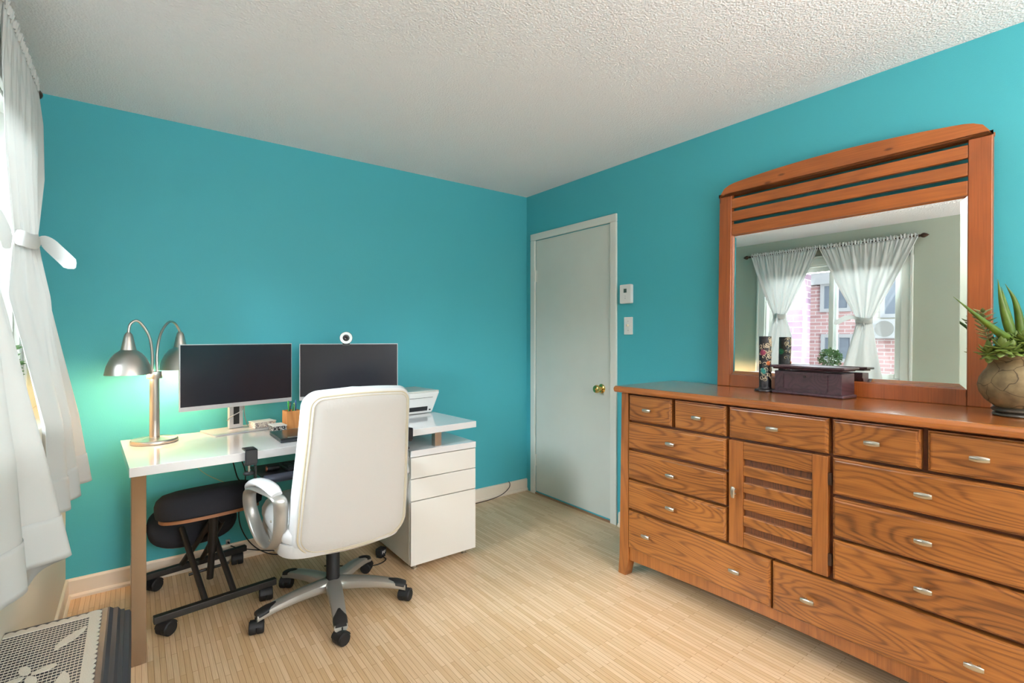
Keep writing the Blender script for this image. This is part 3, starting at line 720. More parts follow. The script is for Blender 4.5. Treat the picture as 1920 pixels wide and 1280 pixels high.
# ------------------------------------------------------------------ desk lamp
lp = thing('desk_lamp', 'brushed nickel desk lamp with two dome shades at the left end of the desk', 'lamp', (-2.492, -.300, .760))
MB().lathe([(0, 0), (.091, 0), (.094, .004), (.094, .014), (.090, .019), (.05, .022), (.03, .026), (0, .026)], n=56).build('base', CHROME, lp, smooth=True)
MB().lathe([(.021, .024), (.0205, .05), (.019, .305), (0, .305)], n=28).build('pole', CHROME, lp, smooth=True)
MB().lathe([(0, .302), (.030, .302), (.031, .306), (.031, .330), (.030, .334), (0, .334)], n=28).build('collar', CHROME, lp, smooth=True)
def lamp_arm(start, pts, sc):
    P = bez([start] + pts, 40)
    MB().tube(P, .0058, 10).build('arm', CHROME, lp, smooth=True)
    e_ = Vector(pts[-1])
    sh = MB().lathe([(.008, .012), (.015, .002), (.018, -.010), (.029, -.068), (.033, -.071), (.050, -.084), (.067, -.106), (.081, -.140), (.089, -.180), (.0875, -.180), (.079, -.142), (.065, -.110), (.048, -.088), (.031, -.074), (.0, -.070)], c=e_, n=48, cap=False)
    s_ = sh.build('lamp_shade', CHROME, lp, smooth=True)
    MB().lathe([(.0, -.074), (.014, -.078), (.016, -.095), (.028, -.115), (.031, -.135), (.024, -.152), (0, -.160)], c=e_, n=24).build('bulb', PORCEL, s_, smooth=True)
    l = bpy.data.lights.new('lamp_bulb_light', 'POINT'); l.energy = 8.5; l.color = (1, .60, .30); l.shadow_soft_size = .03
    lo = bpy.data.objects.new('lamp_bulb_light', l); C.objects.link(lo); lo.parent = lp; lo.location = e_ + Vector((0, 0, -.175))
lamp_arm((-.010, 0, .33), [(-.009, -.002, .42), (-.020, -.006, .50), (-.048, -.012, .556), (-.070, -.018, .572), (-.090, -.024, .556), (-.096, -.028, .530), (-.097, -.030, .506)], 1)
lamp_arm((.010, 0, .33), [(.010, .010, .42), (.022, .035, .50), (.045, .075, .552), (.068, .110, .574), (.090, .138, .562), (.104, .148, .536), (.110, .150, .512)], 1)

# ------------------------------------------------------------------ monitors
def monitor(ax, ay, bx, by, z0, z1, chin, label, group=None, cable=True):
    ang = math.atan2(by-ay, bx-ax); Wd = math.hypot(bx-ax, by-ay); hz = z1-z0
    m0 = thing('monitor', label, 'monitor', ((ax+bx)/2, (ay+by)/2, .760), ang, group)
    zb, zt = z0-.760, z1-.760
    MB().box(-Wd/2, Wd/2, 0, .014, zb, zt).build('bezel', SILVERM, m0, bevel=.002)
    MB().box(-Wd/2+.004, Wd/2-.004, -.0008, .004, zb+chin, zt-.004).build('screen', SCREEN, m0)
    MB().box(-Wd*.28, Wd*.28, .014, .045, zb+.06, zt-.05).build('housing', SILVERM, m0, bevel=.012)
    MB().box(-.035, .035, .05, .075, .008, zb+.2).build('stand_column', SILVERM, m0, bevel=.003)
    return m0, Wd, zb
m1, Wd, zb = monitor(-2.393, -.281, -1.848, -.152, .889, 1.220, .022, 'silver edged black monitor beside the desk lamp')
MB().box(-.150, .150, -.085, .125, 0, .007).build('stand_base', SILVERM, m1, bevel=.002)
MB().box(-.014, .014, .046, .052, .03, zb+.12).build('cable_slot', BPLAST, m1)
cbm = MB(); cbm.tube(bez([(.03, .03, zb+.01), (.0, -.02, zb-.02), (-.045, .0, zb-.05), (-.05, .04, zb-.075)], 16), .0025, 6)
cbm.tube(bez([(.04, .05, zb), (.045, .055, zb-.06), (.065, .07, .012)], 16), .0025, 6)
cbm.build('cable', mat('grey_cable', S(150, 146, 140), .5), m1, smooth=True)
m2, Wd2, zb2 = monitor(-1.812, -.170, -1.285, -.344, .889, 1.2165, .022, 'black monitor with a round webcam on top, behind the white chair')
MB().box(-.13, .13, -.06, .14, 0, .007).build('stand_base', SILVERM, m2, bevel=.002)
wcx, wcy = -1.812+.527*.46, -.170-.174*.46
wc = thing('webcam', 'round white ring webcam clipped on the second monitor', 'webcam', (wcx, wcy, 1.2165), math.atan2(-.174, .527))
My = Matrix.Rotation(R(90), 3, 'X')
MB().lathe([(0, .012), (.030, .012), (.036, .008), (.037, 0), (.033, -.008), (0, -.008)], c=(0, 0, .034), n=36, M=My).build('body', BPLAST, wc, smooth=True)
MB().lathe([(.019, .0125), (.020, .0155), (.033, .0155), (.035, .012)], c=(0, 0, .034), n=36, M=My, cap=False).build('ring', mat('ring_white', S(235, 238, 236), .4), wc, smooth=True)
MB().lathe([(0, .013), (.008, .0145), (.010, .013)], c=(0, 0, .034), n=24, M=My).build('lens', mat('lens_glass', S(14, 14, 18), .05), wc, smooth=True)
clp = MB().box(-.020, .020, -.010, .030, 0, .006); clp.box(-.020, .020, -.010, -.006, -.012, 0); clp.box(-.018, .018, .016, .020, -.03, 0)
clp.build('clip', BPLAST, wc, bevel=.001)

# ------------------------------------------------------------------ small things on the desk
def on_desk(x, y): return (x, y, .760)
ph_ = thing('pen_holder', 'square light wood pen cup on the desk between the monitors', 'pen cup', on_desk(-1.880, -.285), R(5))
a = .038
hm = MB(); hm.box(-a, a, -a, -a+.006, 0, .095); hm.box(-a, a, a-.006, a, 0, .095); hm.box(-a, -a+.006, -a+.006, a-.006, 0, .095); hm.box(a-.006, a, -a+.006, a-.006, 0, .095); hm.box(-a+.006, a-.006, -a+.006, a-.006, 0, .006)
hm.build('cup', W_PEN, ph_)
pens = [('black pen with white tip at the left of the wooden cup', S(28, 30, 32), -.022, -.012, -.006, .0, .132), ('bright green pen in the wooden cup', S(60, 170, 70), -.008, .004, -.016, .01, .138),
        ('pale green pen leaning right in the wooden cup', S(150, 196, 120), .004, -.014, .012, -.004, .128), ('blue pen at the right of the wooden cup', S(48, 92, 150), .018, -.004, .020, .0, .142),
        ('dark blue pen at the back of the wooden cup', S(40, 60, 120), .02, .016, .024, .02, .136), ('dark green marker in the wooden cup', S(20, 110, 60), -.004, -.012, .006, -.012, .122)]
for i, (lb, c_, x0, y0_, x1, y1_, z1_) in enumerate(pens):
    p_ = thing('pen', lb, 'pen', (-1.880+x0, -.285+y0_, .768), 0, 'pens in the wooden cup')
    dx, dy, dz = x1-x0, y1_-y0_, z1_
    pm = mat('pen_%d' % i, c_, .3)
    MB().tube([(0, 0, .0), (dx*.8, dy*.8, dz*.8)], .0042, 10).build('barrel', pm, p_, smooth=True)
    MB().tube([(dx*.8, dy*.8, dz*.8), (dx*.96, dy*.96, dz*.96), (dx, dy, dz)], [.0048, .0046, .002], 10).build('cap', pm, p_, smooth=True)
def pattern_mat(name, c1, c2, sc):
    m = bpy.data.materials.new(name); m.use_nodes = True; nt = m.node_tree; L = nt.links.new; b = nt.nodes['Principled BSDF']
    tc = N(nt, 'ShaderNodeTexCoord'); n = N(nt, 'ShaderNodeTexNoise'); n.inputs['Scale'].default_value = sc; n.inputs['Detail'].default_value = 1; n.inputs['Distortion'].default_value = 2.5; L(tc.outputs['Object'], n.inputs[0])
    cr = N(nt, 'ShaderNodeValToRGB'); cr.color_ramp.interpolation = 'CONSTANT'; L(n.outputs[0], cr.inputs[0]); cr.color_ramp.elements[0].color = c1; cr.color_ramp.elements[1].position = .52; cr.color_ramp.elements[1].color = c2
    L(cr.outputs[0], b.inputs['Base Color']); b.inputs['Roughness'].default_value = .5; return m
n1_ = thing('note_box', 'small cream box with scattered pink and grey pattern on the monitor base', 'box', (-2.010, -.195, .7675), R(13))
pm1 = pattern_mat('cream_print', S(230, 224, 210), S(150, 140, 140), 70); pm2 = pattern_mat('black_print', S(26, 26, 30), S(205, 202, 200), 60)
MB().box(-.055, .055, -.04, .04, 0, .027).build('tray', pm1, n1_, bevel=.001); MB().box(-.057, .057, -.042, .042, .0275, .032).build('lid', mat('cream_card', S(232, 230, 222), .5), n1_, bevel=.001)
n2_ = thing('note_box', 'small black and white patterned box beside the wooden pen cup', 'box', (-1.962, -.330, .760), R(5))
MB().box(-.032, .032, -.045, .045, 0, .028).build('tray', pm2, n2_, bevel=.001); MB().box(-.034, .034, -.047, .047, .0285, .033).build('lid', mat('white_card', S(226, 226, 222), .5), n2_, bevel=.001)
lt = thing('laptop', 'closed black laptop lying on the desk left of the white chair', 'laptop', (-2.025, -.690, .760), R(0))
MB().box(0, .325, 0, .235, .002, .014).build('chassis', mat('laptop_dark', S(48, 52, 56), .35), lt, bevel=.003)
MB().box(0, .325, 0, .235, .0145, .022).build('lid', mat('laptop_lid', S(30, 36, 36), .22), lt, bevel=.003)
MB().box(.035, .085, .012, .017, .022, .0223).build('badge', SILVERM, lt)
pt = MB()
for i in range(5): pt.box(-.0006, .002, .05+.032*i, .07+.032*i, .005, .011)
pt.build('ports', BPLAST, lt)

pr = thing('printer', 'white inkjet printer on the desk to the right of the chair back', 'printer', (-1.178, -.172, .760), R(5))
rings = []
for z, hx_, y0_, y1_ in ((.003, .150, -.115, .11), (.02, .156, -.122, .12), (.12, .182, -.150, .14), (.140, .187, -.155, .145)):
    rings.append([(-hx_, y0_, z), (hx_, y0_, z), (hx_, y1_, z), (-hx_, y1_, z)])
MB().loft(rings).build('body', WPLAST, pr, bevel=.006)
MB().box(-.185, .185, -.153, .143, .1405, .150).build('scanner_lid', mat('printer_lid', S(206, 206, 198), .35), pr, bevel=.004)
o = MB().box(-.12, .12, -.001, .004, -.014, .014).build('paper_slot', BPLAST, pr, loc=(-.01, -.1285, .034), rot=(R(14), 0, 0))
MB().box(-.006, .006, -.001, .004, -.004, .004).build('indicator', BPLAST, pr, loc=(.130, -.1255, .024), rot=(R(14), 0, 0))
MB().box(-.14, .14, -.0005, .003, -.0008, .0008).build('panel_seam', BPLAST, pr, loc=(0, -.1475, .106), rot=(R(14), 0, 0))

# clamp-on keyboard tray
kt = thing('keyboard_tray', 'black clamp-on keyboard tray hanging under the desk front edge', 'keyboard tray', (-1.79, -.80, .640), da)
for s_ in (-1, 1):
    x = .373*s_ - .01
    c_ = MB(); c_.box(x-.024, x+.024, -.022, -.010, .078, .140); c_.box(x-.024, x+.024, -.022, .05, .1315, .140); c_.box(x-.024, x+.024, -.012, .012, .070, .083)
    co_ = c_.build('clamp', BPLAST, kt, bevel=.004)
    MB().tube([(x, .022, .026), (x, .022, .079)], .005, 10).build('clamp_screw', SATIN, co_, smooth=True)
    MB().lathe([(0, 0), (.022, 0), (.023, .006), (.018, .012), (0, .012)], c=(x, .022, .026), n=20).build('clamp_knob', BPLAST, co_, smooth=True)
    MB().box(x-.003+.024*-s_, x+.003+.024*-s_, .01, .035, -.008, .083).build('hanger', BLACKM, kt)
MB().box(-.325, .315, .0, .26, -.010, .002).build('shelf', BPLAST, kt, bevel=.002)
MB().tube([(-.33, -.008, -.002), (.32, -.008, -.002)], .019, 16).build('edge_roll', DARKGREY, kt, smooth=True)
kb = thing('keyboard', 'black keyboard on the clamp-on tray', 'keyboard', (-1.80, -.70, .642), da)
MB().box(-.215, .215, -.07, .075, 0, .014).build('case', BPLAST, kb, bevel=.003)
km = MB(); 
for i in range(15):
    for j in range(5): km.box(-.205+.0275*i, -.205+.0275*i+.023, -.062+.026*j, -.062+.026*j+.021, .014, .022)
km.build('keys', mat('key_black', S(40, 42, 44), .4), kb)
gd = thing('glasses_case', 'small dark case with a copper end beside the keyboard', 'case', (-2.055, -.70, .642), da)
MB().tube([(-.03, 0, .012), (.022, 0, .012)], .012, 12).build('body', BPLAST, gd, smooth=True); MB().tube([(-.034, 0, .012), (-.030, 0, .012)], .0115, 12).build('end_cap', mat('copper', S(190, 110, 80), .35, metal=.5), gd, smooth=True)

# ------------------------------------------------------------------ office chair
ccx, ccy = -1.8246, -.822
oc = thing('office_chair', 'white leather high-back office chair with silver five-star base at the desk', 'chair', (ccx, ccy, 0))
hub = MB().lathe([(0, .070), (.046, .070), (.052, .085), (.050, .118), (.034, .128), (0, .128)], n=32); hub.build('base_hub', SILVERP, oc, smooth=True)
def starleg(a):
    m_ = MB(); rings = []
    for i in range(13):
        t = i/12; r = .030 + .305*t
        ztop = .132 - .016*t - .030*t**3; th = .054*(1-.38*t); w_ = .036*(1-.26*t)
        zb_ = ztop - th
        rr = []
        for k in range(12):
            q = 2*PI*k/12; cx2 = math.cos(q); sy2 = math.sin(q)
            rr.append((r, w_*(abs(cx2)**.6)*(1 if cx2 > 0 else -1), (ztop+zb_)/2 + th/2*(abs(sy2)**.7)*(1 if sy2 > 0 else -1)))
        rings.append(rr)
    m_.loft(rings)
    e_ = empty('base_arm', (0, 0, 0), a); e_.parent = oc
    o = m_.build('arm_casting', SILVERP, e_, smooth=True)
    pad = []
    for i in range(10):
        t = .74 + .262*i/9; r = .030+.305*t; ztop = .132-.016*t-.030*t**3; th = .054*(1-.38*t); w_ = .036*(1-.26*t)
        k = min(1, .25+1.6*(i/9)) if i < 8 else (.96 if i == 8 else .80); zc = ztop-th*.42; rr = []
        for q in [PI*j/12 for j in range(13)]:
            cx2, sy2 = math.cos(q), math.sin(q)
            rr.append((r, k*(w_+.0015)*(abs(cx2)**.6)*(1 if cx2 > 0 else -1), zc + (th*.42+.003)*(abs(sy2)**.7)))
        pad.append(rr)
    MB().loft(pad).build('arm_pad', RUBBER, e_, smooth=True)
    return e_
def caster(parent, x, y, ang, r=.028, stem=.072, name='caster'):
    cb_ = MB()
    for s_ in (-1, 1):
        cb_.lathe([(0, .001), (r*.92, .001), (r, .004), (r, .024), (r*.85, .029), (0, .030)] if s_ > 0 else [(0, -.001), (r*.92, -.001), (r, -.004), (r, -.024), (r*.85, -.029), (0, -.030)], c=(0, 0, 0), n=24, M=Matrix.Rotation(R(90), 3, 'X'))
    # hood
    hood = []
    for i in range(9):
        q = R(20 + 150*i/8)
        hood.append([((r+.003)*math.cos(q), yy, (r+.003)*math.sin(q)) for yy in (-.025, .025)] + [((r-.004)*math.cos(q), yy, (r-.004)*math.sin(q)) for yy in (.025, -.025)])
    cb_.loft(hood); cb_.tube([(.006, 0, 0), (.006, 0, stem-r)], .007, 10)
    return cb_.build(name, RUBBER, parent, loc=(x, y, r+.0005), rot=(0, 0, ang), smooth=True)
for k in range(5):
    a = R(-174.0 + 72*k)
    e_ = starleg(a); caster(oc, .332*math.cos(a), .332*math.sin(a), a+R(random.choice((70, 100, 120))), .0275, .070)
MB().lathe([(0, .10), (.030, .10), (.030, .27), (.026, .275), (.026, .30), (.015, .30), (.015, .40), (0, .40)], n=28).build('gas_lift', RUBBER, oc, smooth=True)
MB().box(-.09, .09, -.12, .12, .365, .395).build('tilt_mechanism', BLACKM, oc, bevel=.01)
def superrect(a, b_, n_=44, p=3.2, cx=0, cy=0, ctop=None):
    out = []
    for i in range(n_):
        t = 2*PI*i/n_; c_, s_ = math.cos(t), math.sin(t)
        out.append((cx + a*abs(c_)**(2/p)*(1 if c_ >= 0 else -1), cy + b_*abs(s_)**(2/p)*(1 if s_ >= 0 else -1)))
    return out
def backshape(u, v):  # u,v in outline units -> tapered, bowed outline
    return u, v
# backrest: local y offset, lean towards the camera with height
BZ0, BZ1 = .345, 1.035
def back_outline(ins):
    out = []
    hw0, hw1, zb_, zt_ = .262-ins, .234-ins, BZ0+ins, BZ1-ins
    rt, rbm = max(.012, .062-ins*.8), max(.02, .078-ins*.5)
    for sx_, sz_, a0 in ((1, 1, 0), (-1, 1, 90), (-1, -1, 180), (1, -1, 270)):
        r = rt if sz_ > 0 else rbm; hw_ = hw1 if sz_ > 0 else hw0-.004
        cx2 = sx_*(hw_-r); cz2 = (zt_-r) if sz_ > 0 else (zb_+r)
        for i in range(9):
            a = R(a0+90*i/8); out.append((cx2+r*math.cos(a), cz2+r*math.sin(a)))
        # intermediate points along the following edge are added below
    full = []
    for i in range(len(out)):
        p, q = out[i], out[(i+1) % len(out)]; full.append(p)
        L_ = math.hypot(q[0]-p[0], q[1]-p[1])
        if L_ > .09:
            for k in range(1, 8): full.append((p[0]+(q[0]-p[0])*k/8, p[1]+(q[1]-p[1])*k/8))
    return full
def back_ring(ins, yo, flat=0):
    pts = []
    for (x, z) in back_outline(ins):
        zz = (z-(BZ0+BZ1)/2)/((BZ1-BZ0)/2)
        if zz > .6: z += .014*(1-(x/.24)**2)
        if zz < -.6: z -= .022*(1-(x/.26)**2)
        x *= 1 + .02*max(0, 1-abs(zz+.3)*1.4); x += .022
        lean = -.20 - (z-BZ0)*.17 + .03*(abs(x)/.26)**2
        pts.append((x, lean + yo, z))
    return pts
rb = [back_ring(.060, -.036), back_ring(.030, -.038), back_ring(.024, -.030), back_ring(.022, -.031), back_ring(.010, -.024), back_ring(.0, .004), back_ring(.002, .03), back_ring(.016, .060), back_ring(.05, .078), back_ring(.10, .082)]
MB().loft(rb[3:]).build('backrest', LEATHER, oc, smooth=True)
pan = [back_ring(.0255, -.026), back_ring(.0265, -.037), back_ring(.035, -.042), back_ring(.08, -.043), back_ring(.16, -.043)]
o = MB().loft(pan).build('back_panel', LEATHC, oc, smooth=True)
MB().tube(back_ring(.024, -.034), .0042, 8, closed=True).build('piping', PIPING, oc, smooth=True)
MB().tube(back_ring(.034, -.0425), .0016, 6, closed=True).build('stitching', PIPING, oc, smooth=True)
# headrest roll visible above the panel edge
hr = MB(); hr.tube([(-.17, -.215, .985), (-.08, -.205, 1.0), (.02, -.200, 1.004), (.12, -.205, 1.0), (.21, -.215, .985)], [.02, .034, .036, .034, .02], 16)
hr.build('headrest', LEATHER, oc, smooth=True)
# seat
def seat_ring(ins, z):
    return [(x, y+.03 + (0), z + .012*((y+.25)/.5 if True else 0)) for x, y in superrect(.275-ins, .272-ins, 48, 4.5, 0, .0)]
MB().loft([seat_ring(.06, .388), seat_ring(.03, .390), seat_ring(.006, .405), seat_ring(0, .425), seat_ring(.0, .445), seat_ring(.012, .47), seat_ring(.04, .492), seat_ring(.09, .500), seat_ring(.16, .503)]).build('seat', LEATHER, oc, smooth=True)
MB().loft([[(x*1.0, y+.03, z) for x, y in superrect(.272-i_, .268-i_, 40, 4.5)] for i_, z in ((.03, .338), (.004, .346), (0, .365), (.0, .400))]).build('seat_base', LEATHC, oc, smooth=True)
# armrests
for s_ in (-1, 1):
    ar = empty('armrest', (0, 0, 0)); ar.parent = oc
    L3 = lambda x, y, z: (s_*abs(x-ccx) if True else 0, y-ccy, z)
    loop = [L3(-2.100, -1.005, .598), L3(-2.125, -.90, .606), L3(-2.148, -.80, .600), L3(-2.158, -.730, .572), L3(-2.158, -.715, .52), L3(-2.148, -.730, .46), L3(-2.135, -.78, .405), L3(-2.118, -.85, .370), L3(-2.100, -.93, .380), L3(-2.092, -.985, .45), L3(-2.092, -1.005, .54)]
    P = [Vector(p) for p in loop]
    PP = []
    m_n = len(P)
    for i in range(m_n):
        p0, p1, p2, p3 = P[(i-1) % m_n], P[i], P[(i+1) % m_n], P[(i+2) % m_n]
        for k in range(5):
            t = k/5; PP.append(.5*((2*p1)+(p2-p0)*t+(2*p0-5*p1+4*p2-p3)*t*t+(3*p1-p0-3*p2+p3)*t**3))
    MB().tube(PP, [(.027, .010)]*len(PP), 14, closed=True, flat=(1, .15*s_, 0)).build('arm_frame', SILVERP, ar, smooth=True)
    padp = bez([L3(-2.105, -1.0, .615), L3(-2.116, -.95, .632), L3(-2.130, -.87, .636), L3(-2.146, -.80, .628), L3(-2.158, -.735, .600), L3(-2.162, -.720, .572)], 25)
    kk = len(padp)
    MB().tube(padp, [((.036-.010*i/(kk-1))*math.sin(PI*(.12+.80*i/(kk-1)))**.5, .017*math.sin(PI*(.12+.80*i/(kk-1)))**.5) for i in range(kk)], 16, flat=(1, .15*s_, 0)).build('arm_pad', LEATHER, ar, smooth=True)
    for (yy, zz) in ((-.965, .50), (-.93, .41)):
        MB().lathe([(0, 0), (.006, 0), (.005, .004), (0, .005)], c=(s_*(abs(-2.097-ccx)+.022), yy-ccy, zz), n=12, M=Matrix.Rotation(R(90*s_), 3, 'Y')).build('bolt', SATIN, ar)

# ------------------------------------------------------------------ kneeling chair
ks = thing('kneeling_chair', 'black kneeling chair with wheeled metal frame under the desk', 'kneeling chair', (-2.29, -.345, 0), R(7.5))
def L2(x, y, z):
    v = Matrix.Rotation(-R(7.5), 3, 'Z') @ Vector((x+2.29, y+.345, 0)); return (v.x, v.y, z)
for (a, b_, z) in (((-2.505, -.640), (-2.022, -.580), .078), ((-2.535, -.160), (-2.070, -.070), .078)):
    p0, p1 = L2(*a, z), L2(*b_, z)
    rl = MB().obox(p0, p1, .030, .030).build('rail', BLACKM, ks, bevel=.003)
    d_ = (Vector(p1)-Vector(p0)).normalized()
    for e2, sg in ((p0, 1), (p1, -1)):
        q = Vector(e2)+d_*.045*sg
        caster(ks, q.x, q.y, R(30 if sg > 0 else 75), .031, .047)
def pad(cx2, cy2, cz2, hx_, hy_, th_, tilt, name, ply=True):
    M_ = Matrix.Rotation(tilt, 3, 'X'); rings = []
    c0 = Vector(L2(cx2, cy2, cz2))
    for ins, z in ((.02, -.5), (.004, -.42), (0, -.2), (0, .05), (.008, .25), (.03, .42), (.07, .5)):
        rings.append([tuple(c0 + M_ @ Vector((x, y, z*th_))) for x, y in superrect(hx_-ins, hy_-ins, 40, 2.6)])
    o_ = MB().loft(rings).build(name, FABB, ks, smooth=True)
    MB().loft([[tuple(c0 + M_ @ Vector((x, y, z))) for x, y in superrect(hx_-.015, hy_-.015, 40, 2.6)] for z in (-th_/2-.012, -th_/2+.002)]).build('plywood_board', PLY, o_)
    return o_
pad(-2.275, -.40, .478, .222, .150, .115, R(-8), 'seat')
pad(-2.325, -.165, .318, .196, .125, .085, R(38), 'knee_pad')
fr_ = MB()
for a, b_, r_ in (((-2.316, -.600, .085), (-2.385, -.30, .33), .013), ((-2.202, -.590, .085), (-2.268, -.30, .33), .013),
                  ((-2.375, -.125, .085), (-2.235, -.44, .44), .014), ((-2.285, -.11, .085), (-2.225, -.40, .36), .012)):
    MB().tube([L2(*a), L2(*b_)], r_, 12).build('strut', BLACKM, ks, smooth=True)
MB().tube([L2(-2.268, -.395, .22), L2(-2.262, -.415, .445)], .021, 14).build('seat_post_sleeve', BLACKM, ks, smooth=True)
MB().tube([L2(-2.275, -.375, .085), L2(-2.268, -.395, .24)], .015, 14).build('seat_post', BLACKM, ks, smooth=True)
MB().tube([L2(-2.36, -.36, .12), L2(-2.19, -.33, .12)], .007, 8).build('cross_bar', BLACKM, ks, smooth=True)
MB().tube([L2(-2.33, -.45, .432), L2(-2.20, -.43, .432)], .012, 10).build('seat_bracket', BLACKM, ks, smooth=True)

# ------------------------------------------------------------------ cables, outlet
def cable(label, pts, r=.003, m=RUBBER):
    return tag(MB().tube(bez(pts, 60), r, 7).build('cable', m, None, smooth=True), label, 'cable')
cable('black cable looping down from the desk behind the kneeling chair', [(-2.10, -.03, .60), (-2.07, -.04, .50), (-2.075, -.04, .40), (-2.10, -.04, .30), (-2.095, -.05, .20), (-2.05, -.06, .10), (-1.98, -.07, .03), (-1.90, -.10, .004), (-1.78, -.14, .004), (-1.62, -.25, .004)])
cable('black cable running from the wall outlet along the baseboard', [(-2.138, -.012, .085), (-2.10, -.035, .070), (-2.02, -.05, .045), (-1.93, -.06, .02), (-1.82, -.07, .004), (-1.7, -.12, .004), (-1.55, -.2, .004)])
cable('black cable curling down over the baseboard near the door', [(-.195, -.014, .105), (-.185, -.018, .085), (-.20, -.024, .055), (-.27, -.030, .02), (-.38, -.034, .004), (-.55, -.045, .004), (-.75, -.06, .004)], .0028)
cable('thin black cable from under the desk to the floor by the tray clamp', [(-2.22, -.45, .715), (-2.19, -.45, .66), (-2.16, -.40, .56), (-2.12, -.3, .50)], .003)
cable('thin tan wire hanging under the desk', [(-2.33, -.018, .60), (-2.27, -.016, .52), (-2.19, -.012, .46), (-2.12, -.01, .42)], .0012, mat('tan_wire', S(170, 160, 90), .5))
ad = thing('power_adapter', 'black plug adapter on the floor beside the white drawer pedestal', 'adapter', (-1.445, -.47, 0), R(30))
MB().box(-.026, .026, -.022, .022, .012, .052).build('body', BPLAST, ad, bevel=.008, rot=None)
MB().box(-.02, .02, -.016, .016, 0, .012).build('base', BPLAST, ad)
tm = MB()
for i in range(4): tm.box(-.016+.008*i, -.012+.008*i, -.0225, -.0215, .024+.005*(i % 2), .040)
tm.build('printed_label', WPLAST, ad)
cable('black cord curving from the plug adapter across the floor', [(-1.455, -.47, .012), (-1.44, -.53, .006), (-1.50, -.56, .004), (-1.58, -.53, .004), (-1.66, -.46, .004), (-1.74, -.40, .004)], .003)
ot = thing('wall_outlet', 'small silver cable outlet on the back wall above the baseboard', 'outlet', (-2.150, 0, .108))
MB().box(-.010, .010, -.008, 0, -.012, .012).build('plate', SATIN, ot); MB().tube([(0, -.008, 0), (.004, -.02, -.004)], .004, 8).build('plug', BPLAST, ot)

# ------------------------------------------------------------------ curtains
rod = thing('curtain_rod', 'dark bronze curtain rod with leaf shaped finials above the window', 'curtain rod', (-2.890, -1.15, 2.258))
MB().tube([(0, -.745, 0), (0, .735, 0)], .008, 12).build('rod', BRONZE, rod, smooth=True)
for s_ in (-1, 1):
    MB().lathe([(.008, 0), (.013, .006), (.009, .012), (.010, .016), (.020, .032), (.021, .042), (.012, .062), (.0, .078)], c=(0, s_*.735, 0), n=16, M=Matrix.Rotation(R(-90*s_), 3, 'X')).build('finial', BRONZE, rod, smooth=True)
    br_ = MB().box(-.060, -.010, s_*.705-.006, s_*.705+.006, -.012, -.002); br_.box(-.062, -.056, s_*.705-.012, s_*.705+.012, -.03, .02); br_.tube([(0, s_*.705-.007, 0), (0, s_*.705+.007, 0)], .012, 12)
    br_.build('bracket', BRONZE, rod)

def curtain(label, secs, hem_z, ny=150, nz=90, seed=1, ruff=True):
    """secs: list of (z, [(x,y),...], pleat amp, pleat count, phase-mix); interpolated in z"""
    rnd = random.Random(seed)
    root = thing('curtain', label, 'curtain', (0, 0, 0), 0, None)
    def sec_pts(pl, u):
        k = len(pl)-1; t = u*k; i = min(int(t), k-1); f = t-i
        P = [Vector((*p, 0)) for p in pl]; p1, p2 = P[i], P[i+1]; p0 = P[i-1] if i > 0 else p1*2-p2; p3 = P[i+2] if i+2 <= k else p2*2-p1
        q = .5*((2*p1)+(p2-p0)*f+(2*p0-5*p1+4*p2-p3)*f*f+(3*p1-p0-3*p2+p3)*f**3)
        d = .5*((p2-p0)+2*(2*p0-5*p1+4*p2-p3)*f+3*(3*p1-p0-3*p2+p3)*f*f)
        return q, d
    ztop = secs[0][0]
    ph = [rnd.uniform(0, 6.28) for _ in range(6)]
    def surf(u, v):
        zb_ = hem_z(u); z = ztop + (zb_-ztop)*v
        zn = z
        i = 0
        while i < len(secs)-2 and zn < secs[i+1][0]: i += 1
        a, b_ = secs[i], secs[i+1]
        f = (a[0]-zn)/(a[0]-b_[0]); f = max(0, min(1, f))
        g_ = a[5] if len(a) > 5 else 1.0
        ff = f**g_
        qa, dA = sec_pts(a[1], u); qb, dB = sec_pts(b_[1], u)
        q = qa.lerp(qb, ff); d = dA.lerp(dB, ff)
        nrm = Vector((-d.y, d.x, 0)); nrm = nrm.normalized() if nrm.length > 1e-6 else Vector((1, 0, 0))
        am = a[2]+(b_[2]-a[2])*ff
        w_ = math.sin(2*PI*a[3]*u + ph[0]) * .6 + math.sin(2*PI*a[3]*1.73*u + ph[1]) * .4
        w2 = math.sin(2*PI*b_[3]*u + ph[0]) * .6 + math.sin(2*PI*b_[3]*1.73*u + ph[1]) * .4
        q = q + nrm*am*(w_*(1-ff)+w2*ff)
        return (q.x, q.y, z)
    o_ = MB().grid(surf, ny, nz).build('panel', COTTON, root, smooth=True, solid=.0012)
    MB().grid(lambda u, v: (lambda p: (p[0]+.0022, p[1], p[2]))(surf(u, .925+.075*v)), ny, 10).build('hem', COTTON, root, smooth=True, solid=.0012)
    # gathered heading above the rod pocket
    a = secs[0]
    def head(u, v):
        q, d = sec_pts(a[1], u); zz = ztop + .034*v + .006*math.sin(2*PI*23*u)*v + .004*math.sin(2*PI*51*u+1)*v
        nrm = Vector((1, 0, 0)); am = .005 + .009*v
        q = q + nrm*(am*math.sin(2*PI*31*u+ph[2])*.8 + a[2]*(math.sin(2*PI*a[3]*u+ph[0])*.6+math.sin(2*PI*a[3]*1.73*u+ph[1])*.4)*(1-v))
        return (q.x, q.y, zz)
    if ruff: MB().grid(head, 260, 6).build('ruffled_heading', COTTON, root, smooth=True, solid=.001)
    return root
